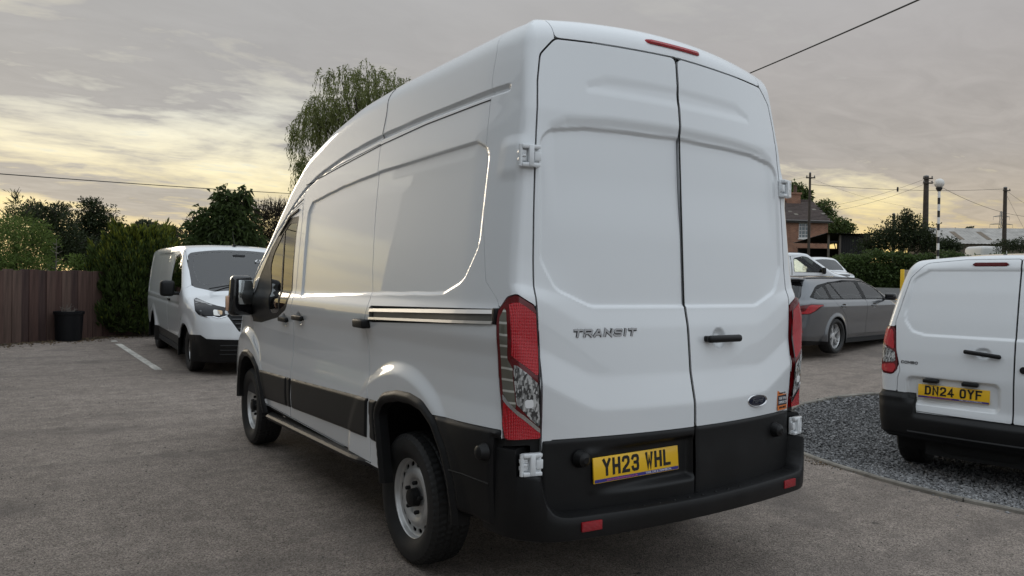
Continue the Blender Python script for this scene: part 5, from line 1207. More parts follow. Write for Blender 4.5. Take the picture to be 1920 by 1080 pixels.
# ------------------------------------------------------------------ grey estate car
def estate():
    T=thing('estate_car','metallic grey estate car with red tail light and silver multi-spoke wheels behind the big van','car',(9.695,5.419,.268),R_(-82.84),pitch=R_(.36))
    GREY=mat('grey_metallic',(.135,.142,.152),.28,metal=.55,coat=1.)
    sh=Shell(bF,.50,-.46,2.95,.18,.60,lambda y:np.minimum(1.26,bZ(y)-.17),1.0,.05,.014,.014,.05,.013,9,12,50,dtop=.03)
    one=sh.phi(lambda x,y,z,c,S,roof:np.full_like(x,-1.)); cen=((0,.33),(2.851,.33)); AO=arches(sh,cen,.355)
    rdr=fillet([(.60,.26),(.78,.26),(1.20,.34),(1.215,.98),(1.235,1.36),(.70,1.362),(.08,1.315),(-.06,1.04),(-.02,.93),(.10,.86),(.33,.72),(.46,.55),(.50,.38)],[.02,.05,.06,0,.02,.1,.06,.08,.05,.1,.15,.1,.1])
    fdr=fillet([(1.222,.34),(1.236,.98),(1.255,1.36),(1.62,1.352),(1.90,1.26),(2.12,1.10),(2.30,.965),(2.36,.80),(2.32,.55),(2.26,.32)],[.05,0,.02,.1,.1,.05,.05,.1,.1,.06])
    RD=sh.phi(sides(rdr));FD=sh.phi(sides(fdr))
    wm=fillet([(-.80,1.045),(-.74,1.075),(-.50,1.22),(-.38,1.262),(.10,1.322),(.70,1.352),(1.25,1.362),(1.55,1.352),(1.80,1.282),(2.02,1.135),(2.19,1.01),(2.17,.985),(1.25,.992),(0,.998),(-.62,1.008)],[.02,.05,.05,.05,.1,0,0,.1,.1,0,.02,.01,0,0,.05])
    WMm=sh.phi(sides(wm))
    g=[fillet(p,.03) for p in ([(-.70,1.045),(-.48,1.185),(-.20,1.245),(-.165,1.02),(-.62,1.025)],[(-.075,1.02),(-.10,1.265),(.08,1.297),(.30,1.015)],[(.345,1.015),(.125,1.302),(.70,1.330),(1.12,1.335),(1.155,1.012)],[(1.30,1.012),(1.285,1.338),(1.55,1.33),(1.76,1.27),(2.0,1.115),(2.09,1.005)])]
    G=[sh.phi(sides(p)) for p in g]
    
    def taillf(x,y,z,c,S,roof):
        if roof: return np.ones_like(x)
        a=np.abs(x); P=fillet([(.44,.735),(.835,.745),(.868,.80),(.905,.915),(.84,.925),(.66,.885),(.44,.885)],[.01,.02,.03,.01,.02,.02,.01])
        return np.where((c<=RGT)&(y<-.5),sdpoly(P,a,z),1.)
    TLt=sh.phi(taillf)
    rg=sh.phi(lambda x,y,z,c,S,roof: np.where((c==BCK)|(c==CRL)|(c==CRR)|roof,sdpoly(fillet([(-.60,1.005),(-.52,1.27),(.52,1.27),(.60,1.005)],.05),x,z),1.)*np.where(y<-.3,1,0)+np.where(y<-.3,0,1))
    rgb=[p-.05 for p in rg]
    WS=sh.phi(planf(fillet([(-.52,1.62),(.52,1.62),(.66,2.05),(.68,2.48),(0,2.62),(-.68,2.48),(-.66,2.05)],.06)))
    tg=sh.phi(lambda x,y,z,c,S,roof: np.ones_like(x) if roof else np.where((c==BCK),sdpoly(fillet([(-.62,.62),(-.66,.80),(-.60,1.30),(.60,1.30),(.66,.80),(.62,.62)],.05),x,z),1.))
    HLb=sh.phi(lambda x,y,z,c,S,roof: np.where(y>2.9,sdpoly(fillet([(.40,.66),(.42,.76),(.72,.80),(.85,.78),(.80,.68)],.02),np.abs(x),z),1.))
    sill=sh.phi(lambda x,y,z,c,S,roof: np.ones_like(x) if roof else np.where((c<=RGT),z-np.interp(y,[-.9,-.35,.4,2.4],[.27,.24,.22,.24]),1.))
    sh.piece('body',one,GREY,T,minus=[AO,RD,FD,WMm,TLt,rgb,WS,HLb,sill],gap=.002)
    sh.piece('gap_dark_shell',one,SEAL_GAP,T,off=-.022,skirt=0.,minus=[AO,WMm,rgb,WS,HLb,sill,TLt],gap=-.0)  # black lining put in to darken the gaps
    sh.piece('windscreen',WS,GLASSL,T,off=-.003,skirt=0.)
    rb=sh.piece('rear_window',rgb,BLKG,T,off=-.002,skirt=.01,minus=[rg],gap=0.); sh.piece('rear_glass',rg,GLASSD,rb,off=-.004,skirt=0.)
    sh.piece('lower_valance',sill,BLKP,T,off=-.004,skirt=.01,minus=[AO])
    for sg in (-1,1):
        H=lambda p:sh.half(p,sg)
        rd_=sh.piece('rear_passenger_door',H([p+.002 for p in RD]),GREY,T,minus=[WMm],gap=0.); fd_=sh.piece('front_door',H([p+.002 for p in FD]),GREY,T,minus=[WMm],gap=0.)
        wf=sh.piece('window_frame',H(WMm),SEAL_GAP,T,off=-.001,skirt=.02,minus=G,gap=0.)
        for q in G: sh.piece('window',H(q),GLASSL,wf,off=-.004,skirt=0.)
        tl=sh.piece('tail_light',H(TLt),REDD,T,off=.006,skirt=.03,pillow=.008)
        def s3(P): 
            Q=fillet(P,.006); return sh.phi(lambda x,y,z,c,S,roof: np.ones_like(x) if roof else np.where((c<=RGT)&(y<-.5)&(x*sg>0),sdpoly(Q,np.abs(x),z),1.))
        sh.piece('dark_lens',s3([(.45,.795),(.74,.80),(.70,.872),(.45,.872)]),BLKG,tl,off=.0072,skirt=.002)
        sh.piece('red_lens',s3([(.45,.75),(.83,.757),(.86,.80),(.895,.905),(.83,.91),(.775,.79),(.45,.782)]),REDL,tl,off=.0074,skirt=.002)
        sh.piece('headlight',H(HLb),LAMPG,T,off=.003,skirt=.02)
        for y0,p in ((.26,rd_),(1.52,fd_)):
            xw=sg*.905; MB().rbox((xw-.022,y0-.115,.862),(xw+.022,y0+.115,.892),.013,2).build('door_handle',GREY,p)
            MB().lathe([(.052,-.001),(.05,.003),(.03,.001),(0,.0005)],20,(np.array([[0,0,sg*1.],[1.6,0,0],[0,1,0]]),(sg*.903,y0,.872))).build('handle_dish_shade',BLKG,p)  # black disc painted in for the shade of the handle recess
        m=MB().rbox((-.11,-.055,-.07),(.10,.055,.07),.04,3).rbox((-.16,-.02,-.07),(-.06,.03,-.03),.012)
        if sg<0: m.V=[v*np.array([-1,1,1]) for v in m.V]
        m.build('door_mirror',BLKG,T).location=(sg*1.0,2.04,1.045)
        r=MB().rbox((-.09,-.01,-.012),(.09,.01,.012),.006).build('reflector',REFL,T); r.location=(sg*.665,-.995,.435); r.rotation_euler=(0,0,sg*.33)
        trm=MB().rbox((-.11,-.008,-.008),(.11,.008,.008),.005).build('bumper_trim',LAMPG,T); trm.location=(sg*.655,-1.0,.405); trm.rotation_euler=(0,0,sg*.33)
        ys=np.linspace(-.55,1.75,20); xx=[]
        pts=[]
        for y in ys:
            x0=np.interp(y,[-.55,.3,1.3,1.75],[.53,.57,.565,.545]); pts.append((sg*x0,y,float(bZ(y+.14*x0*x0*sstep(1.3,2.,y)))-.055*(x0/.6)**2+.012))
        MB().tube(pts,.013,6).build('roof_rail',BLKG,T)
    sp=MB().rbox((-.56,-.78,1.375),(.56,-.55,1.41),.012,2,lambda V:V-np.stack([0*V[:,0],-.10*V[:,0]**2,.08*V[:,0]**2],1)).build('roof_spoiler',GREY,T)
    MB().rbox((-.26,-1.10,.78),(.26,-1.085,.89),.004).build('number_plate',YEL,T)
    s_=MB(); seat(s_,-.37,1.15,.32,.48); seat(s_,.37,1.15,.32,.48); s_.rbox((-.62,-.05,.30),(.62,.45,.50),.05).rbox((-.62,-.18,.45),(.62,.02,.98),.05)
    for x in (-.4,.4): s_.rbox((x-.12,-.18,1.0),(x+.12,-.08,1.16),.04)
    s_.build('seats',SEAT,T); MB().rbox((-.70,1.75,.55),(.70,2.3,.92),.06).box((-.75,-.6,.24),(.75,2.4,.28)).build('dashboard',INT,T)
    MB().lathe([(.175,0),(.19,.012),(.175,.024),(.16,.012),(.175,0)],24,(np.array([[1,0,0],[0,.4,.92],[0,-.92,.4]]).T,(.37,1.62,.90))).build('steering_wheel',INT,T)
    underbody(T,.84,-.85,3.4,.16,cen,.35,.55)
    rim=spoke_rim(.245,5,True,.026); ty=tyre_mesh(.328,.232,.235,False,40)
    AL=mat('alloy_silver',(.62,.62,.62),.35,metal=.5)
    for x,y,sg in ((-.785,0,-1),(.785,0,1),(-.785,2.851,-1),(.785,2.851,1)): wheel(T,x,y,.327,sg,.328,.235,rim,0,.05,0,AL,False,AL,ty)
estate()
# ------------------------------------------------------------------ plants
def leafmat(name,col,isl=.45,tr=.35): return mat(name,col,.55,isl=isl,trans=tr,spec=.3)
BARK=mat('bark',(.045,.036,.028),.9,var=.3,vscale=12,bump=.6,bscale=40)
def leaf_mesh(name,P,D,L,Wd,droop=0.,seed=0):
    n=len(P); D=D/(np.linalg.norm(D,axis=1)[:,None]+1e-9); L=np.broadcast_to(L,(n,))[:,None]*rng.uniform(.7,1.3,(n,1)); Wd=np.broadcast_to(Wd,(n,))[:,None]*rng.uniform(.7,1.3,(n,1))
    r=rng.normal(size=(n,3)); S=np.cross(D,r); S/=np.linalg.norm(S,axis=1)[:,None]+1e-9; N=np.cross(S,D)
    a=P; b=P+D*L*.5+S*Wd*.5+N*Wd*.15; c=P+D*L*.5-S*Wd*.5+N*Wd*.15; t=P+D*L-np.array([0,0,1.])*droop*L
    V=np.stack([a,b,t,c],1).reshape(-1,3); k=4*np.arange(n)[:,None]; Fc=np.concatenate([k+[0,1,2],k+[0,2,3]],1).reshape(-1)
    return mesh_np(name,V,Fc,np.full(2*n,3),smooth=False)
def blob_pts(clumps,n,shell=.55,up=.35):
    """leaf points through lumpy clumps: (x,y,z,rx,ry,rz)"""
    cl=np.array(clumps,float); vol=(cl[:,3]*cl[:,4]*cl[:,5])**.72; k=rng.choice(len(cl),n,p=vol/vol.sum())
    d=rng.normal(size=(n,3)); d/=np.linalg.norm(d,axis=1)[:,None]; ph=rng.uniform(0,6,(len(cl),3))
    lump=1+.16*np.sin(5*d[:,0]+ph[k,0])+.13*np.sin(6*d[:,1]+ph[k,1])+.13*np.sin(7*d[:,2]+ph[k,2])
    r=(shell+(1.08-shell)*rng.random(n)**.7)*lump; P=cl[k,:3]+d*cl[k,3:6]*r[:,None]
    return P,d*.7+rng.normal(0,.55,(n,3))+np.array([0,0,up])
def tree(name,label,cat,base,clumps,n,L,Wd,m,group=None,trunk=.12,shell=.45,up=.3,twigs=0,droop=.15):
    T=thing(name,label,cat,(0,0,0),0,group); T.location=(base[0],base[1],base[2]); b=np.array(base,float)
    cl=[(c[0]-b[0],c[1]-b[1],c[2]-b[2],*c[3:]) for c in clumps]
    P,D=blob_pts(cl,n,shell,up); o=link('crown',leaf_mesh('crown',P,D,L,Wd,droop),m,T)
    mb=MB(); top=max(c[2] for c in cl)*.75; mid=np.mean([c[:2] for c in cl],axis=0)
    mb.tube([(0,0,-.2),(mid[0]*.2,mid[1]*.2,top*.4),(mid[0]*.7,mid[1]*.7,top)],[trunk,trunk*.75,trunk*.3],8)
    for c in cl:
        s=np.array([mid[0]*.3,mid[1]*.3,top*.45]); e=np.array(c[:3]); mb.tube([s,s*.5+e*.5+np.array([0,0,-.1*c[5]]),e,e+np.array([0,0,.8*c[5]])],[trunk*.5,trunk*.35,trunk*.2,trunk*.04],6)
        for _ in range(twigs):
            d=rng.normal(size=3); d[2]=abs(d[2])+.6; d/=np.linalg.norm(d); p0=e+d*np.array(c[3:6])*.5; p1=e+d*np.array(c[3:6])*rng.uniform(1.05,1.45); mb.tube([p0,(p0+p1)/2+rng.normal(0,.04,3),p1],[.014,.009,.003],4,False)
    mb.build('trunk',BARK,T); return T
def spot(u,v,D): p=at(u,v,D); return (p[0],p[1],g_(p[0],p[1]))
def cl(u,v,D,w,h,dp=None):
    """clump whose outline spans w x h image pixels at (u,v) when seen from distance D"""
    p=at(u,v,D); s=D/FPX; return (p[0],p[1],p[2],w*s/2,(dp or w)*s/2,h*s/2)
LF_DARK=leafmat('leaf_dark',(.030,.042,.016)); LF_MID=leafmat('leaf_mid',(.072,.100,.030)); LF_PALE=leafmat('leaf_pale',(.115,.165,.040)); LF_LAUREL=leafmat('leaf_laurel',(.060,.092,.026),.5)
LF_BRN=leafmat('leaf_brownish',(.055,.045,.024)); LF_FAR=leafmat('leaf_far',(.060,.072,.040)); LF_WIL=leafmat('leaf_willow',(.135,.155,.048),.4,.45); LF_GOLD=leafmat('leaf_golden_green',(.085,.110,.018),.5)
CYP=leafmat('cypress_spray',(.048,.074,.018),.6,.25); CYPG=leafmat('cypress_gold_tip',(.15,.17,.024),.4,.4)
def plants():
    # behind the fence, from the left
    tree('shrub','pale yellow-green feathery shrub behind the fence at the far left','shrub',spot(35,520,18.5),[cl(5,470,18.5,130,110),cl(60,470,18.8,90,100),cl(-60,470,18.5,130,120),cl(40,500,18.3,140,50),cl(78,450,19,40,50),cl(30,430,19,90,50)],15000,.10,.022,LF_PALE,trunk=.05,shell=.3,up=.5,droop=.3)
    t=tree('tree','thin feathery sapling standing above the pale shrub at the left edge','tree',spot(28,520,21),[cl(30,385,21,26,55),cl(22,410,21,40,40),cl(40,405,21,40,30),cl(10,430,21,60,40)],900,.16,.022,LF_MID,trunk=.03,shell=.05,up=.6,twigs=8)
    tree('tree','dark ragged tree behind the fence between the pale shrub and the dense round one','tree',spot(100,520,24),[cl(85,410,24,70,50),cl(60,400,24.5,50,45),cl(105,440,24,90,90),cl(130,470,24,110,70),cl(110,395,25,40,30)],8500,.11,.045,LF_DARK,trunk=.10,shell=.15,twigs=14)
    tree('tree','dense dark round-headed tree behind the fence left of the cypress','tree',spot(185,520,26),[cl(185,412,26,62,60),cl(160,425,26,60,70),cl(190,460,26,80,80),cl(150,470,26,80,70),cl(170,385,26,40,26)],11500,.10,.045,LF_DARK,trunk=.11,shell=.12,twigs=14)
    tree('tree','distant grey-green tree seen low above the cypress','tree',spot(275,470,60),[cl(275,432,60,50,34),cl(240,440,60,50,26),cl(310,438,60,50,28),cl(225,450,60,60,24)],5000,.30,.16,LF_FAR,trunk=.2,shell=.2)
    tree('shrub','bright green leafy weeds showing over the fence beside the cypress','shrub',spot(170,515,17.6),[cl(146,497,17.6,26,30),cl(186,492,17.6,34,36),cl(160,505,17.6,40,16)],900,.13,.035,LF_PALE,trunk=.02,shell=.1,up=.8)
    # bare little conifer
    T=thing('tree','bare pale dead sapling in front of the dark tree','tree',spot(104,515,18.2)); mb=MB(); s=18.2/FPX; z0=0
    b=np.array(T.location); top=at(106,448,18.2)-b; mb.tube([(0,0,0),top*.6,top],[.03,.018,.004],6)
    for k in range(26):
        a=rng.uniform(0,6.28); f=rng.uniform(.45,.95); p=top*f; l=(1.05-f)*.75; e=p+np.array([math.cos(a)*l,math.sin(a)*l,l*.5]); mb.tube([p,(p+e)/2-[0,0,.02],e],[.009,.006,.002],4,False)
    mb.build('branches_or_dark_core',mat('dead_wood',(.16,.14,.12),.9),T)
    # bushes behind the nose-on van
    tree('shrub','tall large-leaved green shrub above the roof of the nose-on van','shrub',spot(420,500,20.5),[cl(424,385,20.5,50,60),cl(455,380,20.8,36,48),cl(425,425,20.5,80,80),cl(450,440,20.5,70,80),cl(392,410,20.5,44,50),cl(385,440,20.5,60,60),cl(420,365,20.5,24,30),cl(460,362,20.5,18,26),cl(400,465,20.4,120,40)],5200,.19,.075,leafmat('leaf_broad',(.048,.072,.022),.5,.4),trunk=.06,shell=.12,up=.1,droop=.5)
    tree('shrub','spindly brownish bush left of the large-leaved shrub','shrub',spot(365,500,21.5),[cl(368,425,21.5,46,50),cl(355,450,21.5,60,50),cl(345,470,21.5,60,30)],1500,.07,.03,LF_BRN,trunk=.03,shell=.1,twigs=30)
    T=tree('hedge','dark unkempt thorn hedge behind the front of the big van','hedge',spot(500,500,23),[cl(485,420,23,60,70),cl(515,412,23,60,70),cl(545,420,23,60,80),cl(480,455,23,80,60),cl(530,455,23,90,60),cl(570,430,23,60,80)],11500,.07,.032,LF_BRN,trunk=.06,shell=.1,twigs=70)
    # cypress
    c=spot(262,628,16.9); T=thing('cypress','bushy golden-tipped cypress in front of the fence beside the nose-on van','shrub',c); H=2.48; Rx=1.02
    PP=[];DD=[];ZZ=[]
    for k in range(330):          # upright plumes
        z0=rng.random()**.9*.93; a=rng.uniform(0,2*np.pi); prof=np.interp(z0,[0,.1,.3,.55,.75,.9,1.0],[.78,.92,1.0,.96,.78,.50,.20])*rng.uniform(.72,1.02)
        b=np.array([Rx*prof*math.cos(a),Rx*prof*math.sin(a),z0*H*.93]); n=rng.integers(55,90); hgt=rng.uniform(.22,.46); t=rng.random(n); rad=.105*(1-t)**.7*rng.uniform(.6,1.2)
        aa=rng.uniform(0,6.28,n); lean=np.array([.30*math.cos(a),.30*math.sin(a),1.])
        PP.append(b+lean*(t*hgt)[:,None]+np.stack([rad*np.cos(aa),rad*np.sin(aa),np.zeros(n)],1)); DD.append(lean+np.stack([.5*np.cos(aa),.5*np.sin(aa),np.zeros(n)],1)*(1-t)[:,None]+rng.normal(0,.18,(n,3))); ZZ.append(z0+.25*t+rng.normal(0,.05))
    P=np.concatenate(PP);D=np.concatenate(DD);Zq=np.concatenate(ZZ); core=rng.normal(size=(7000,3)); core/=np.linalg.norm(core,axis=1)[:,None]; zc_=rng.uniform(.02,.86,7000); pr=np.interp(zc_,[0,.1,.3,.55,.75,.9],[.78,.92,.98,.92,.70,.4])*Rx*.86; ac=rng.uniform(0,6.28,7000); P=np.concatenate([P,np.stack([pr*np.cos(ac),pr*np.sin(ac),zc_*H],1)]); D=np.concatenate([D,core+[0,0,.8]]); Zq=np.concatenate([Zq,zc_-.35]); gold=rng.random(len(P))<np.clip((Zq-.62)*1.6,.03,.7)
    link('crown',leaf_mesh('crown',P[~gold],D[~gold],.14,.040),CYP,T); link('gold_tips',leaf_mesh('gold_tips',P[gold],D[gold],.13,.032),CYPG,T)
    mb=MB(); mb.tube([(0,0,-.1),(0,0,1.3),(0,0,2.3)],[.09,.06,.02],8)
    for k in range(14):
        a=k*2.4; mb.tube([(0,0,.2+.06*k),(.35*math.cos(a),.35*math.sin(a),.7+.09*k),(.5*math.cos(a),.5*math.sin(a),1.3+.07*k)],[.03,.02,.006],5)
    mb.build('trunk',BARK,T)
    # weeping willow
    D=40.; base=spot(690,520,D); T=thing('willow_tree','tall weeping willow rising behind the roof of the big van','tree',base); b=np.array(base); mb=MB(); SP=[];SD=[]
    heads=[(606,200,60),(640,150,70),(690,145,70),(735,165,60),(590,230,50),(570,255,40),(620,210,60),(665,180,80),(710,190,80),(750,210,80),(800,230,90),(640,230,80),(690,240,100),(575,310,26),(585,330,30),(850,260,90),(740,280,100)]
    mb.tube([(0,0,-.2),(.1,.2,3.),(.2,.1,6.0),(.1,0,8.)],[.42,.34,.26,.14],10)
    for (u,v,w) in heads:
        h=at(u,v,D+rng.uniform(-2.2,2.2))-b; s0=np.array([.15,.1,rng.uniform(4,6.5)]); mb.tube([s0,s0*.4+h*.6+[0,0,.5],h],[.12,.07,.02],6)
        for k in range(66):
            a=rng.uniform(0,6.28); rr=w*D/FPX*.5*math.sqrt(rng.random()); p=h+np.array([rr*math.cos(a),rr*math.sin(a),rng.normal(0,.25)]); out=np.array([math.cos(a)+.25,math.sin(a),0])*rng.uniform(.2,.8)
            ln=rng.uniform(.9,2.3); m_=int(ln*15); t=np.linspace(0,1,m_)[:,None]; c=p+out*(1-(1-t)**2)+np.array([0,0,1.])*(.50*np.sin(np.minimum(t*3.2,1.6)))-np.array([0,0,1.])*ln*t**1.5
            SP.append(c+rng.normal(0,.03,c.shape)); dd=np.gradient(c,axis=0); dd/=np.linalg.norm(dd,axis=1)[:,None]+1e-9; SD.append(dd+rng.normal(0,.35,c.shape)+[0,0,-.35])
    mb.build('trunk',BARK,T); link('crown',leaf_mesh('crown',np.concatenate(SP),np.concatenate(SD),.21,.045,.1),LF_WIL,T)
    # right-hand side: trees round the house, bush, hedges
    tree('tree','green tree showing above the house roof behind the chimney','tree',spot(1488,470,66),[cl(1485,362,66,50,34),cl(1470,380,66,60,50),cl(1505,370,66,30,30)],4200,.34,.16,LF_MID,trunk=.25,shell=.2)
    tree('tree','leafy tree to the right of the brick house','tree',spot(1545,470,68),[cl(1545,392,68,34,40),cl(1553,415,68,34,50),cl(1535,405,68,30,40)],2000,.30,.13,LF_MID,trunk=.2,shell=.1)
    tree('tree','lower pale tree beside the black shed','tree',spot(1578,470,66),[cl(1570,424,66,46,30),cl(1585,430,66,34,24),cl(1560,438,66,50,30)],2600,.28,.14,LF_PALE if False else LF_MID,trunk=.15,shell=.15)
    tree('shrub','dark rounded bush behind the laurel hedge beside the telegraph pole','shrub',spot(1690,480,42),[cl(1685,440,42,80,60),cl(1702,420,42,54,44),cl(1720,445,42,70,50),cl(1655,450,42,70,44),cl(1630,460,42,50,30),cl(1740,455,42,50,40),cl(1700,405,42,20,26)],11000,.13,.07,LF_DARK,trunk=.12,shell=.15,twigs=10)
    tree('shrub','low dark bush behind the hedge right of the striped beacon','shrub',spot(1780,480,44),[cl(1775,458,44,44,22),cl(1760,462,44,40,20),cl(1790,464,44,30,14)],3000,.12,.06,LF_DARK,trunk=.06,shell=.15)
    tree('hedge','low clipped dark hedge in front of the barn at the right edge','hedge',spot(1900,470,58),[cl(1885,460,58,40,22),cl(1915,459,58,50,24),cl(1950,459,58,50,24)],5000,.11,.06,LF_DARK,trunk=.08,shell=.4)
    tree('tree','dark distant tree behind the barn beside the right-hand pole','tree',spot(1888,470,110),[cl(1880,440,110,20,16),cl(1893,443,110,24,18),cl(1905,447,110,20,12)],2200,.45,.22,LF_DARK,trunk=.3,shell=.2)
    tree('tree','tiny far tree top over the barn ridge','tree',spot(1818,470,130),[cl(1818,432,130,12,10),cl(1790,434,130,16,6)],700,.45,.25,LF_FAR,trunk=.3,shell=.2)
    # laurel hedge along the road
    D=35.; T=thing('hedge','long leafy laurel hedge along the far side of the road','hedge',spot(1700,530,D)); b=np.array(T.location); n=30000
    u=rng.uniform(1572,2000,n); f=rng.random(n); h=1.38+.10*np.clip((u-1580)/80,0,1)+.10*np.sin(u*.05)+.07*np.sin(u*.13+1)+.05*np.sin(u*.31); face=rng.random(n)<.72
    P=np.empty((n,3)); 
    p0=np.array([at(q,530,D) for q in (1572,2000)]); q=p0[0]+(p0[1]-p0[0])*((u-1572)/428)[:,None]; 
    dep=np.where(face,rng.normal(0,.10,n)+.06*np.sin(u*.11)+.05*np.sin(f*9+u*.05),rng.uniform(0,1.3,n)); zz=np.where(face,f*h,h+rng.normal(0,.07,n))
    P[:,:2]=q[:,:2]+dep[:,None]*FWD[:2]; P[:,2]=G(P[:,0],P[:,1])+zz; Dv=rng.normal(0,.6,(n,3))+np.where(face[:,None],-FWD*.6+[0,0,.3],[0,0,.8])
    link('foliage',leaf_mesh('foliage',P-b,Dv,.15,.075,.2),LF_LAUREL,T)
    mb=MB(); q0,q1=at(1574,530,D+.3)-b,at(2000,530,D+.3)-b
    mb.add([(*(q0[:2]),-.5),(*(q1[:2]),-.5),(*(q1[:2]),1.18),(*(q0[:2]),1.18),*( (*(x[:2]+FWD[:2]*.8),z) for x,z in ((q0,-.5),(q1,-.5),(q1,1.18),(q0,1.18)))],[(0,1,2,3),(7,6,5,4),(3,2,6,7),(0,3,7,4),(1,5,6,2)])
    mb.build('branches_or_dark_core',mat('hedge_inner_shade',(.012,.014,.008),.9),T)  # solid near-black box, painted shade inside the foliage
plants()
# ------------------------------------------------------------------ fence and planter
def fence():
    T=thing('wooden_fence','dark brown close-boarded timber fence across the back of the car park','fence',(FA[0],FA[1],g_(*FA)))
    WD=mat('fence_board',(.060,.036,.029),.85,isl=.0,var=.35,vscale=3.5,bump=.4,bscale=70); MS=[]
    for k,c in enumerate(((.075,.040,.032),(.060,.031,.026),(.092,.053,.042),(.055,.031,.027),(.105,.066,.052))): 
        m=mat('fence_board_%s'%'abcde'[k],c,.85,var=.4,vscale=5.,bump=.45,bscale=60); nt=m.node_tree
        mp=nt.nodes.new('ShaderNodeMapping'); mp.inputs['Scale'].default_value=(3,3,.22); tc=[n for n in nt.nodes if n.type=='TEX_COORD'][0]; nt.links.new(tc.outputs['Object'],mp.inputs[0])
        for n in nt.nodes:
            if n.type=='TEX_NOISE': nt.links.new(mp.outputs[0],n.inputs['Vector'])
        MS.append(m)
    s=-2.2; i=0
    while s<9.0:
        w=rng.uniform(.145,.185); p=FA+FD_*(s+w/2)-np.array([FA[0],FA[1]]); q=FA+FD_*(s+w/2); z=g_(*q)-g_(*FA); h=1.43+rng.normal(0,.012)
        mb=MB(); yo=(.013 if i%2 else -.009)+rng.normal(0,.001)
        mb.rbox((-w/2-.010,-.010,-.03),(w/2+.010,.010,h),.004,1); o=mb.build('fence_board',MS[rng.integers(5)],T); o.location=(p[0]+FN_[0]*yo,p[1]+FN_[1]*yo,z); o.rotation_euler=(rng.normal(0,.003),rng.normal(0,.003),math.atan2(FD_[1],FD_[0])); s+=w; i+=1
    for hh in (.30,.85,1.3):
        a=-2.2*FD_;b=9*FD_; mb=MB(); o_=FN_*.05; mb.tube([(a[0]+o_[0],a[1]+o_[1],hh),(b[0]+o_[0],b[1]+o_[1],hh+.03)],.035,4); mb.build('fence_rail',WD,T)
    for k in range(5):
        a=(-2+2.6*k)*FD_+FN_*.11; MB().rbox((a[0]-.05,a[1]-.05,-.2),(a[0]+.05,a[1]+.05,1.40),.01).build('fence_post',WD,T)
fence()
def planter():
    p=at(126,637,15.0); p=(-1.95,14.05); T=thing('planter','round black plastic planter with dead stems against the fence','planter',(p[0],p[1],g_(*p)))
    MB().lathe([(0,.0),(.22,.0),(.235,.01),(.262,.54),(.282,.545),(.284,.60),(.270,.605),(.262,.60),(.255,.52),(0,.50)],36).build('tub',mat('planter_plastic',(.005,.0055,.007),.5,spec=.25),T)
    MB().lathe([(.256,.53),(.15,.55),(0,.56)],20).build('compost',SOIL,T)
    mb=MB()
    for k in range(22):
        a=rng.uniform(0,6.28); r=rng.uniform(0,.16); h=rng.uniform(.06,.22); x,y=r*math.cos(a),r*math.sin(a); mb.tube([(x,y,.53),(x*1.2,y*1.2,.55+h*.6),(x*1.5+rng.normal(0,.05),y*1.5,.55+h)],[.006,.005,.002],4,False)
    mb.build('dead_stems',bpy.data.materials['dead_wood'],T)
planter()
# ------------------------------------------------------------------ brick house, shed, barn
def brickmat(name,c1,c2,mort,sc):
    m=bpy.data.materials.new(name); m.use_nodes=True; nt=m.node_tree; N=nt.nodes; L=nt.links.new; b=N['Principled BSDF']; b.inputs['Roughness'].default_value=.9
    tc=N.new('ShaderNodeTexCoord'); mp=N.new('ShaderNodeMapping'); mp.inputs['Rotation'].default_value=(math.pi/2,0,0); L(tc.outputs['Object'],mp.inputs[0])
    bk=N.new('ShaderNodeTexBrick'); bk.inputs['Scale'].default_value=sc; bk.inputs['Color1'].default_value=(*c1,1); bk.inputs['Color2'].default_value=(*c2,1); bk.inputs['Mortar'].default_value=(*mort,1); bk.inputs['Mortar Size'].default_value=.012; bk.inputs['Brick Width'].default_value=.225; bk.inputs['Row Height'].default_value=.075
    L(mp.outputs[0],bk.inputs[0]); n=N.new('ShaderNodeTexNoise'); n.inputs['Scale'].default_value=1.2; n.inputs['Detail'].default_value=5; L(tc.outputs['Object'],n.inputs['Vector'])
    mr=N.new('ShaderNodeMapRange'); mr.inputs[1].default_value=.3;mr.inputs[2].default_value=.7;mr.inputs[3].default_value=.7;mr.inputs[4].default_value=1.3; L(n.outputs[0],mr.inputs[0])
    mx=N.new('ShaderNodeMix'); mx.data_type='RGBA'; mx.blend_type='MULTIPLY'; mx.inputs[0].default_value=1; L(bk.outputs[0],mx.inputs[6]); L(mr.outputs[0],mx.inputs[7]); L(mx.outputs[2],b.inputs['Base Color'])
    bp=N.new('ShaderNodeBump'); bp.inputs['Strength'].default_value=.5; bp.inputs['Distance'].default_value=.008; L(bk.outputs[1],bp.inputs['Height']); bp.invert=True; L(bp.outputs[0],b.inputs['Normal']); return m
VYAW=math.atan2(-FWD[0],FWD[1])      # local +y along the view, local +x to the right of it
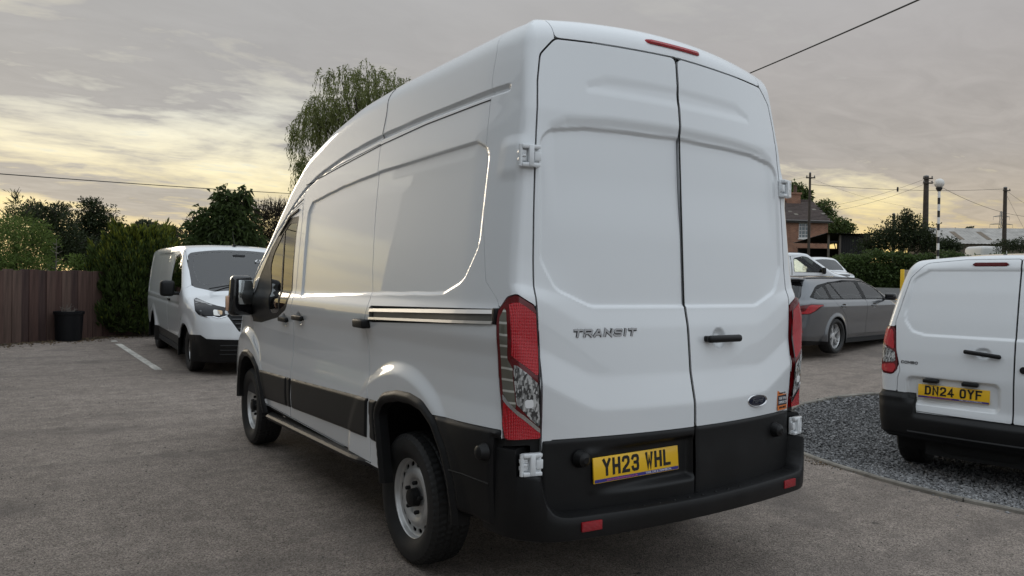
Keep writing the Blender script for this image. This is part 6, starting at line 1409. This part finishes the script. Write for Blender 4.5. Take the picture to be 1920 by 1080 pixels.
def house():
    D=55.; c=at(1551,500,D); z0=g_(c[0],c[1]); T=thing('brick_house','red brick cottage with brown tiled roof behind the big van','house',(c[0],c[1],z0),VYAW+.10)
    k=D/FPX; ez=at(1551,415,D)[2]-z0; BR=brickmat('house_brick',(.23,.085,.048),(.33,.135,.075),(.26,.21,.16),1.0); wl=mat('white_joinery',(.70,.69,.66),.5)
    Wd,Dp=11.,5.6; rz=ez+1.75
    # wall with a window opening at x -2.25..-1.45
    wx0,wx1=-(1551-1494)*k,-(1551-1514)*k; wz0,wz1=ez-(448-415)*k,ez-(419-415)*k; gx0,gx1=-2.9,-.9; 
    mb=MB()
    for lo,hi in (((-Wd,0,-.5),(wx0,.25,ez)),((wx1,0,-.5),(0,.25,ez)),((wx0,0,-.5),(wx1,.25,wz0)),((wx0,0,wz1),(wx1,.25,ez))): mb.box(lo,hi)
    mb.build('front_wall',BR,T)
    mb=MB(); mb.add([(0,0.25,-.5),(0,Dp,-.5),(0,Dp,ez),(0,Dp/2,rz),(0,.25,ez),(-.25,.25,-.5),(-.25,Dp,-.5),(-.25,Dp,ez),(-.25,Dp/2,rz),(-.25,.25,ez)],[(0,1,2,3,4),(9,8,7,6,5),(0,4,9,5),(2,1,6,7),(4,3,8,9),(3,2,7,8)]); mb.build('gable_wall',BR,T)
    mb=MB(); mb.box((-Wd,Dp-.25,-.5),(-.25,Dp,ez)).box((-Wd,.25,-.5),(-Wd+.25,Dp-.25,ez)); mb.build('rear_wall',BR,T)
    # roof of courses of tiles
    TL=mat('roof_tile',(.060,.042,.036),.85,var=.5,vscale=2.5,isl=.35); TLL=mat('roof_tile_lichen',(.20,.18,.15),.9,isl=.3); mb=MB(); ml=MB(); nrow=16; sl=math.hypot(Dp/2+.25,rz-ez+.16)
    for r in range(nrow):
        y0=-.25+(Dp/2+.25)*r/nrow; y1=y0+(Dp/2+.25)/nrow*1.25; a=(rz-ez)/(Dp/2); zz=lambda y:ez+.04+a*y
        x=-Wd-.1+(.15 if r%2 else 0)
        while x<.12:
            w=.30; lift=rng.uniform(0,.012); V=[(x,y0,zz(y0)+.035+lift),(x+w-.01,y0,zz(y0)+.035+lift),(x+w-.01,y1,zz(y1)+.005),(x,y1,zz(y1)+.005),(x,y0,zz(y0)+.005),(x+w-.01,y0,zz(y0)+.005)]
            (ml if rng.random()<.05*(math.sin(x*1.3)+1.2) and 4<r<14 else mb).add(V,[(0,1,2,3),(4,5,1,0)]); x+=w
    rf=mb.build('roof',TL,T); rf['kind']='stuff'; l2=ml.build('lichen_tiles',TLL,rf); l2['kind']='stuff'
    mb=MB(); mb.add([(-Wd-.1,Dp/2,rz+.03),(.1,Dp/2,rz+.03),(.1,Dp+.25,ez-.12),(-Wd-.1,Dp+.25,ez-.12),(-Wd-.1,-.22,ez-.10),(.08,-.22,ez-.10),(.08,Dp/2,rz-.0),(-Wd-.1,Dp/2,rz-.0)],[(0,1,2,3),(4,5,6,7)]); mb.build('roof_slope',TL,T)
    MB().tube([(-Wd-.1,Dp/2,rz+.05),(.1,Dp/2,rz+.05)],.10,8).build('ridge',TL,T)
    MB().tube([(-Wd-.1,-.30,ez-.02),(.1,-.30,ez-.04)],.055,8).box((-Wd-.05,-.24,ez-.16),(.06,-.2,ez-.0)).build('gutter',mat('gutter_grey',(.10,.095,.09),.5),T)
    # windows
    def win(x0,x1,za,zb,nm):
        f=MB(); t=.07
        for lo,hi in (((x0,.06,za),(x0+t,.14,zb)),((x1-t,.06,za),(x1,.14,zb)),((x0+t,.06,za),(x1-t,.14,za+t)),((x0+t,.06,zb-t),(x1-t,.14,zb))): f.box(lo,hi)
        F=f.build('window',wl,T)
        for q in (1/3,2/3): MB().box((x0+(x1-x0)*q-.016,.07,za+t),(x0+(x1-x0)*q+.016,.13,zb-t)).build('glazing_bar',wl,F)
        for q in (.25,.5,.75): MB().box((x0+t,.075,za+(zb-za)*q-.014),(x1-t,.125,za+(zb-za)*q+.014)).build('glazing_bar',wl,F)
        MB().box((x0+t,.095,za+t),(x1-t,.105,zb-t)).build('pane',mat('window_glass',(.10,.12,.13),.06,coat=1.),F)
        MB().box((x0-.06,-.05,za-.08),(x1+.06,.10,za-.002)).build('window_sill',wl,F)
    win(wx0,wx1,wz0,wz1,'w')
    # lean-to porch roof low down and pale door post
    MB().box((-3.4,-.9,1.35),(-.55,-.01,1.43)).build('porch_roof',mat('porch_grey',(.22,.21,.20),.7),T)
    MB().box((-1.02,-.86,-.2),(-.92,-.76,1.345)).box((-3.3,-.86,-.2),(-3.2,-.76,1.345)).build('porch_post',wl,T)
    # chimney
    cx0,cx1=-(1551-1499)*k,-(1551-1527)*k; ct=at(1513,358,D)[2]-z0; cy=Dp/2
    ch=MB().box((cx0,cy-.4,rz-.7),(cx1,cy+.4,ct)).box((cx0-.08,cy-.46,ct),(cx1+.08,cy+.46,ct+.16)).build('chimney',BR,T)
    for q in (.30,.78): MB().lathe([(.15,0),(.13,.10),(.12,.50),(.145,.52),(.145,.58),(0,.58)],12,(np.eye(3),(cx0+(cx1-cx0)*q,cy,ct+.16))).build('chimney_pot',mat('terracotta',(.10,.06,.045),.85),ch)
house()
def shed():
    D=48.; c=at(1551,480,D); z0=g_(c[0],c[1]); k=D/FPX; h=at(1551,437,D)[2]-z0; T=thing('shed','black corrugated open-fronted shed beside the brick house','shed',(c[0],c[1],z0),VYAW)
    BK=mat('shed_black',(.008,.008,.008),.8); w=81*k; xs=np.arange(.95*w*.32,w,.075); V=[];
    for i,x in enumerate(xs): y=.03*(i%2); V+= [(x,y,-.3),(x,y,h-.12)]
    n=len(xs); MB().add(V,[(2*i,2*i+2,2*i+3,2*i+1) for i in range(n-1)]).box((xs[0],.05,-.3),(w,.10,h-.12)).build('corrugated_wall',BK,T)
    MB().box((0,4.9,-.3),(w,5.0,h-.75)).box((w-.05,.1,-.3),(w,4.9,h-.2)).build('rear_wall',BK,T)
    xs=np.arange(-.3,w+.3,.075); V=[]
    for i,x in enumerate(xs): z=h-.06+.03*(i%2)+.03*rng.random(); V+= [(x,-.4,z),(x,5.2,z-.35)]
    n=len(xs); MB().add(V,[(2*i,2*i+2,2*i+3,2*i+1) for i in range(n-1)]).build('corrugated_roof',BK,T)
    for x in (.05,.28*w): MB().rbox((x-.06,-.1,-.3),(x+.06,.02,h-.1),.01).build('shed_post',mat('shed_timber',(.10,.085,.07),.85) if x<.1 else bpy.data.materials['shed_timber'],T)
    MB().box((0,.0,h-.62),(.30*w,.06,h-.50)).build('shed_beam',BK,T)
    MB().tube([(.32*w,-.25,-.2),(.58*w,-.05,1.3)],.05,6).build('shed_brace',bpy.data.materials['shed_timber'],T)
shed()
def barn():
    D=80.; c=at(1765,470,D); z0=g_(c[0],c[1]); k=D/FPX; ez=at(1765,455,D)[2]-z0; rz=at(1800,432,D)[2]-z0+.55; T=thing('barn','long low barn with grey sheeted roof and brown rooflights beyond the hedge','barn',(c[0],c[1],z0),VYAW-.12)
    RS=mat('fibre_cement_roof',(.34,.325,.30),.9,var=.2,vscale=1.2); L_=11.5; dp=9.
    V=[];xs=np.arange(-.2,L_+.3,.18)
    for i,x in enumerate(xs): q=.04*(i%2); V+= [(x,-.3,ez-.12+q),(x,dp/2,rz+q)]
    n=len(xs); MB().add(V,[(2*i,2*i+2,2*i+3,2*i+1) for i in range(n-1)]).build('roof',RS,T)
    MB().add([(-.2,dp/2,rz+.02),(L_+.2,dp/2,rz+.02),(L_+.2,dp+.3,ez),(-.2,dp+.3,ez)],[(0,1,2,3)]).build('roof_slope',RS,T)
    WLm=mat('barn_wall',(.13,.105,.08),.9,var=.3,vscale=1.5); MB().box((0,0,-.6),(L_,.3,ez)).box((0,dp-.3,-.6),(L_,dp,ez)).build('barn_wall',WLm,T)
    for x in (0,L_-.3): MB().add([(x,.3,-.6),(x,dp-.3,-.6),(x,dp-.3,ez),(x,dp/2,rz-.1),(x,.3,ez),(x+.3,.3,-.6),(x+.3,dp-.3,-.6),(x+.3,dp-.3,ez),(x+.3,dp/2,rz-.1),(x+.3,.3,ez)],[(4,3,2,1,0),(5,6,7,8,9),(0,5,9,4),(1,2,7,6),(4,9,8,3),(3,8,7,2)]).build('gable_wall',WLm,T)
    RL=mat('rooflight_brown',(.13,.095,.06),.6); a=(rz-ez+.12)/(dp/2+.3)
    for x in (2.2,5.0):
        f=lambda y:ez-.12+a*(y+.3)+.055; MB().add([(x,.9,f(.9)),(x+.55,.9,f(.9)),(x+.55,3.3,f(3.3)),(x,3.3,f(3.3)),(x,.9,f(.9)-.03),(x+.55,.9,f(.9)-.03),(x+.55,3.3,f(3.3)-.03),(x,3.3,f(3.3)-.03)],[(0,1,2,3),(4,5,1,0),(5,6,2,1),(6,7,3,2),(7,4,0,3)]).build('rooflight',RL,T)
barn()
def caravan():
    D=62.; c=at(1850,480,D); T=thing('caravan','white rounded caravan roof half hidden behind the laurel hedge','caravan',(c[0],c[1],g_(c[0],c[1])),VYAW+.2); k=D/FPX; h=at(1850,461,D)[2]-T.location.z
    MB().rbox((-1.45,-.9,.45),(1.45,1.1,h),.28,4,lambda V:np.stack([V[:,0]*(1-.06*np.maximum(0,V[:,2]-1)),V[:,1],V[:,2]-.10*(V[:,0]/1.45)**2*(V[:,2]>1)],1)).build('body',mat('caravan_white',(.62,.61,.58),.4),T)
    MB().rbox((-.9,-.93,1.15),(.3,-.88,1.18),.05).build('window',LAMPD,T)
    for x in (-.25,.25): MB().lathe([(0,.1),(.28,.1),(.30,.05),(.28,0),(0,0)],16,(np.array([[1,0,0],[0,0,-1],[0,1,0]]),(x*1.4,-.8,.30))).build('wheel',RUB,T)
caravan()
# ------------------------------------------------------------------ poles, wires, beacon, pylon
PW=mat('pole_wood',(.055,.043,.034),.85,var=.25,vscale=6); WIRE=mat('wire_black',(.02,.02,.02),.6); INS=mat('insulator_grey',(.20,.19,.18),.4)
def pole(label,u,vt,D,r,arms):
    p=at(u,vt,D); z0=g_(p[0],p[1]); T=thing('telegraph_pole',label,'telegraph pole',(p[0],p[1],z0),VYAW,'telegraph poles by the road'); h=p[2]-z0
    MB().tube([(0,0,-.4),(0,0,h*.5),(0,0,h)],[r*1.25,r*1.1,r*.9],10).build('shaft',PW,T)
    MB().lathe([(r*1.0,0),(r*.8,.06),(0,.10)],10,(np.eye(3),(0,0,h-.005))).build('pole_cap',INS,T)
    for dz in arms:
        a=MB().rbox((-.30,-r-.05,h-dz-.04),(.30,-r+.005,h-dz+.04),.01).build('crossarm',PW,T)
        for x in (-.25,.25): MB().lathe([(0,.12),(.03,.11),(.045,.05),(.03,0),(0,0)],8,(np.eye(3),(x,-r-.025,h-dz+.04))).build('insulator',INS,a)
    return np.array([p[0],p[1],z0+h])
pm=pole('thick brown telegraph pole just left of the striped beacon',1737,331,45,.155,(.14,.42))
pr_=pole('telegraph pole rising in front of the barn at the right edge',1885,352,60,.15,(.25,))
ph=pole('slim telegraph pole standing in front of the brick house',1519,325,48,.075,(.30,))
pt=pole('short distant pole stub above the dark bush',1676,401,70,.13,())
def wire(label,a,b,sag,r=.011,group='overhead wires between the poles'):
    a=np.array(a);b=np.array(b); t=np.linspace(0,1,28)[:,None]; p=a+(b-a)*t; p[:,2]-=4*sag*(t[:,0]*(1-t[:,0]))
    tag(MB().tube(p,r,5).build('wire',WIRE),label,'wire',group)
wire('thick black cable running from behind the van roof to the top edge of the picture',at(1180,226,26),at(2100,-170,7.5),.10,.014,None)
wire('thin cable crossing the left sky above the fence trees',at(-260,306,16),at(760,372,48),.12,.014,None)
z=np.array([0,0,-.3])
wire('nearly level wire from the house pole to the right-hand pole',ph+z*2.4,pr_+z*.3,.25,.013)
wire('upper wire sloping from the main pole down to the left',pm+z*.4,at(1470,393,62),.5,.008)
wire('lower wire sloping from the main pole down to the left',pm+z*1.4,at(1470,400,62),.6,.008)
wire('wire falling from the main pole to the right past the right-hand pole',pm+z*.4,at(1990,405,62),.9,.012)
wire('wire leaving the right-hand pole towards the right edge',pr_+z*.5,at(1990,410,52),.3,.010)
wire('stay wire slanting down from the right-hand pole',pr_+z*1.2,at(1924,436,55),.05,.009)
wire('faint wire from the house pole sagging to the right',ph+z*1.0,at(1760,392,70),.5,.006)
wire('short wire leaving the top of the house pole to the left',ph+z*.6,at(1380,345,56),.2,.006)
pb=ph+z*2.4; pe=pr_+z*.3; t_=.35; q=pb+(pe-pb)*.395; q[2]-=.25*4*.395*.605
tag(MB().rbox((q[0]-.05,q[1]-.06,q[2]-.14),(q[0]+.05,q[1]+.06,q[2]+.20),.04).build('cable_joint',WIRE),'small dark joint sitting on the level wire','cable joint')
def beacon():
    D=26.; p=at(1757.5,520,D); t=at(1761,342,D); z0=g_(p[0],p[1]); H=t[2]-z0; T=thing('belisha_beacon','black and white striped pole carrying a round white globe beside the road','crossing beacon',(p[0],p[1],z0)); k=D/FPX
    BW=mat('beacon_white',(.72,.71,.68),.4); BB=mat('beacon_black',(.012,.012,.012),.45); lean=np.array([t[0]-p[0],t[1]-p[1]])/H*0
    zs=H-.30; i=0; st=12.2*k; segs=[zs,zs-13*k]
    while segs[-1]>-.2: segs.append(segs[-1]-st)
    for a,b in zip(segs[:-1],segs[1:]):
        MB().tube([(0,0,max(b,-.2)),(0,0,a)],.045,14,True).build('pole_band',BW if i%2==0 else BB,T); i+=1
    MB().lathe([(.05,-.02),(.10,.06),(.11,.10),(.09,.13)],18,(np.eye(3),(0,0,zs))).build('globe_collar',BB,T)
    th=np.linspace(.0,np.pi,15); R=.165; MB().lathe([(R*math.sin(a),R-R*math.cos(a)) for a in th],24,(np.eye(3),(0,0,zs+.10))).build('globe',mat('globe_white',(.66,.64,.60),.35),T)
beacon()
def pylon():
    D=420.; p=at(1877,440,D); k=D/FPX; z0=g_(p[0],p[1]); h=at(1877,396,D)[2]-z0; T=thing('pylon','distant lattice electricity pylon left of the right-hand pole','pylon',(p[0],p[1],z0),VYAW); mb=MB(); w=lambda z:3.2*(1-z/h)**1.3+.45
    zs=np.linspace(0,h,14)
    for sx in (-1,1):
        for sy in (-1,1): mb.tube([(sx*w(z),sy*w(z),z) for z in zs],.16,4)
    for a,b in zip(zs[:-1],zs[1:]):
        for sy in (-1,1):
            mb.tube([(-w(a),sy*w(a),a),(w(b),sy*w(b),b)],.09,3); mb.tube([(w(a),sy*w(a),a),(-w(b),sy*w(b),b)],.09,3)
    mb.build('lattice_tower',mat('pylon_steel',(.30,.29,.28),.6,metal=.2),T)
    for zf,l in ((.93,4.6),(.83,6.5),(.72,5.2)):
        z=zf*h; m=MB().tube([(-l,0,z),(0,0,z+.9),(l,0,z)],.13,4).tube([(-l,0,z),(l,0,z)],.13,4)
        for x in (-l,l): m.tube([(x,0,z),(x,0,z-2.)],.08,4)
        m.build('crossarm',bpy.data.materials['pylon_steel'],T)
pylon()
def sign():
    D=19.5; p=at(1698,540,D); z0=g_(p[0],p[1]); h=at(1698,506,D)[2]-z0; T=thing('signboard','small board with a bright yellow edge standing behind the right-hand van','sign',(p[0],p[1],z0),VYAW+.5)
    MB().rbox((-.13,-.02,h-.62),(.30,.02,h),.03,2).build('panel',mat('board_timber',(.26,.22,.16),.8,var=.2),T)
    MB().rbox((-.165,-.05,h-.66),(-.128,.05,h+.01),.01).build('edge',mat('board_yellow',(.75,.48,.02),.5),T)
    for x in (-.05,.22): MB().rbox((x-.03,.021,-.2),(x+.03,.07,h-.1),.008).build('post',PW,T)
sign()
# ------------------------------------------------------------------ two more vans across the yard
def yard_van(label,u,D,turn,back,sc,dz,build):
    p=at(u,500,D); yaw=VYAW-R_(turn); x,y=p[0]+back*sc*math.sin(yaw),p[1]-back*sc*math.cos(yaw)
    T=thing('panel_van',label,'van',(x,y,g_(p[0],p[1])+dz),yaw); T.scale=(sc,sc,sc); build(T)
yard_van('white van cab with dark mirror facing right beyond the grey estate',1494,25.5,97,2.2,.865,.04,lambda T:mid_van(T,False,''))
yard_van('small white van showing windscreen and bonnet in front of the laurel hedge',1560,31.2,170,2.6,.80,-.07,lambda T:small_van(T,False))
# ------------------------------------------------------------------ showroom along the left of the yard (unseen, known from the paintwork; made taller to shade the van side)
def showroom():
    T=thing('showroom','long white rendered showroom with dark windows along the left side of the yard','building',(-5.9,0,0)); WLm=mat('render_white',(.42,.42,.41),.8,var=.08,vscale=2); RF=mat('showroom_roof',(.16,.16,.165),.6)
    y0,y1,h=-9.,12.0,5.4; dk=mat('showroom_glass',(.03,.035,.04),.05,coat=1.)
    wins=[(-6,-3),(-1.5,1.2),(9.0,10.8)]; mb=MB(); e=y0
    for a,b in wins: mb.box((-.3,e,-.1),(0,a,h)); mb.box((-.3,a,-.1),(0,b,.9)); mb.box((-.3,a,2.3),(0,b,h)); e=b
    mb.box((-.3,e,-.1),(0,y1,h)).box((-7,y0,-.1),(-.3,y0+.3,h)).box((-7,y1-.3,-.1),(-.3,y1,h)).box((-7.3,y0,-.1),(-7,y1,h)); mb.build('wall',WLm,T)
    for a,b in wins:
        w=MB().box((-.2,a,.9),(-.16,b,2.3)).build('window',dk,T); f=MB()
        for y in (a,(a+b)/2-.03,b-.06): f.box((-.155,y,.9),(-.08,y+.06,2.3))
        f.build('window_frame',bpy.data.materials['white_joinery'],w)
    MB().add([(.45,y0-.3,h),(.45,y1+.3,h),(-3.6,y1+.3,h+1.5),(-3.6,y0-.3,h+1.5),(-7.7,y1+.3,h),(-7.7,y0-.3,h)],[(0,1,2,3),(3,2,4,5)]).box((-7.5,y0-.2,h+.002),(.3,y1+.2,h+.06)).build('roof',RF,T)
    MB().box((.3,y0-.3,h-.22),(.36,y1+.3,h-.002)).build('fascia',bpy.data.materials['white_joinery'],T)
    s=thing('wall_sign','dark sign board with white telephone number on the showroom wall','sign',(-5.9,5.6,1.45)); MB().box((.002,-1.9,-.35),(.05,1.9,.45)).build('board',mat('sign_grey',(.08,.085,.09),.5),s)
    font('sign_lettering','01904 488252',.5,WTXT,s,(.052,-1.6,-.12),(np.pi/2,0,np.pi/2),3.2)
showroom()
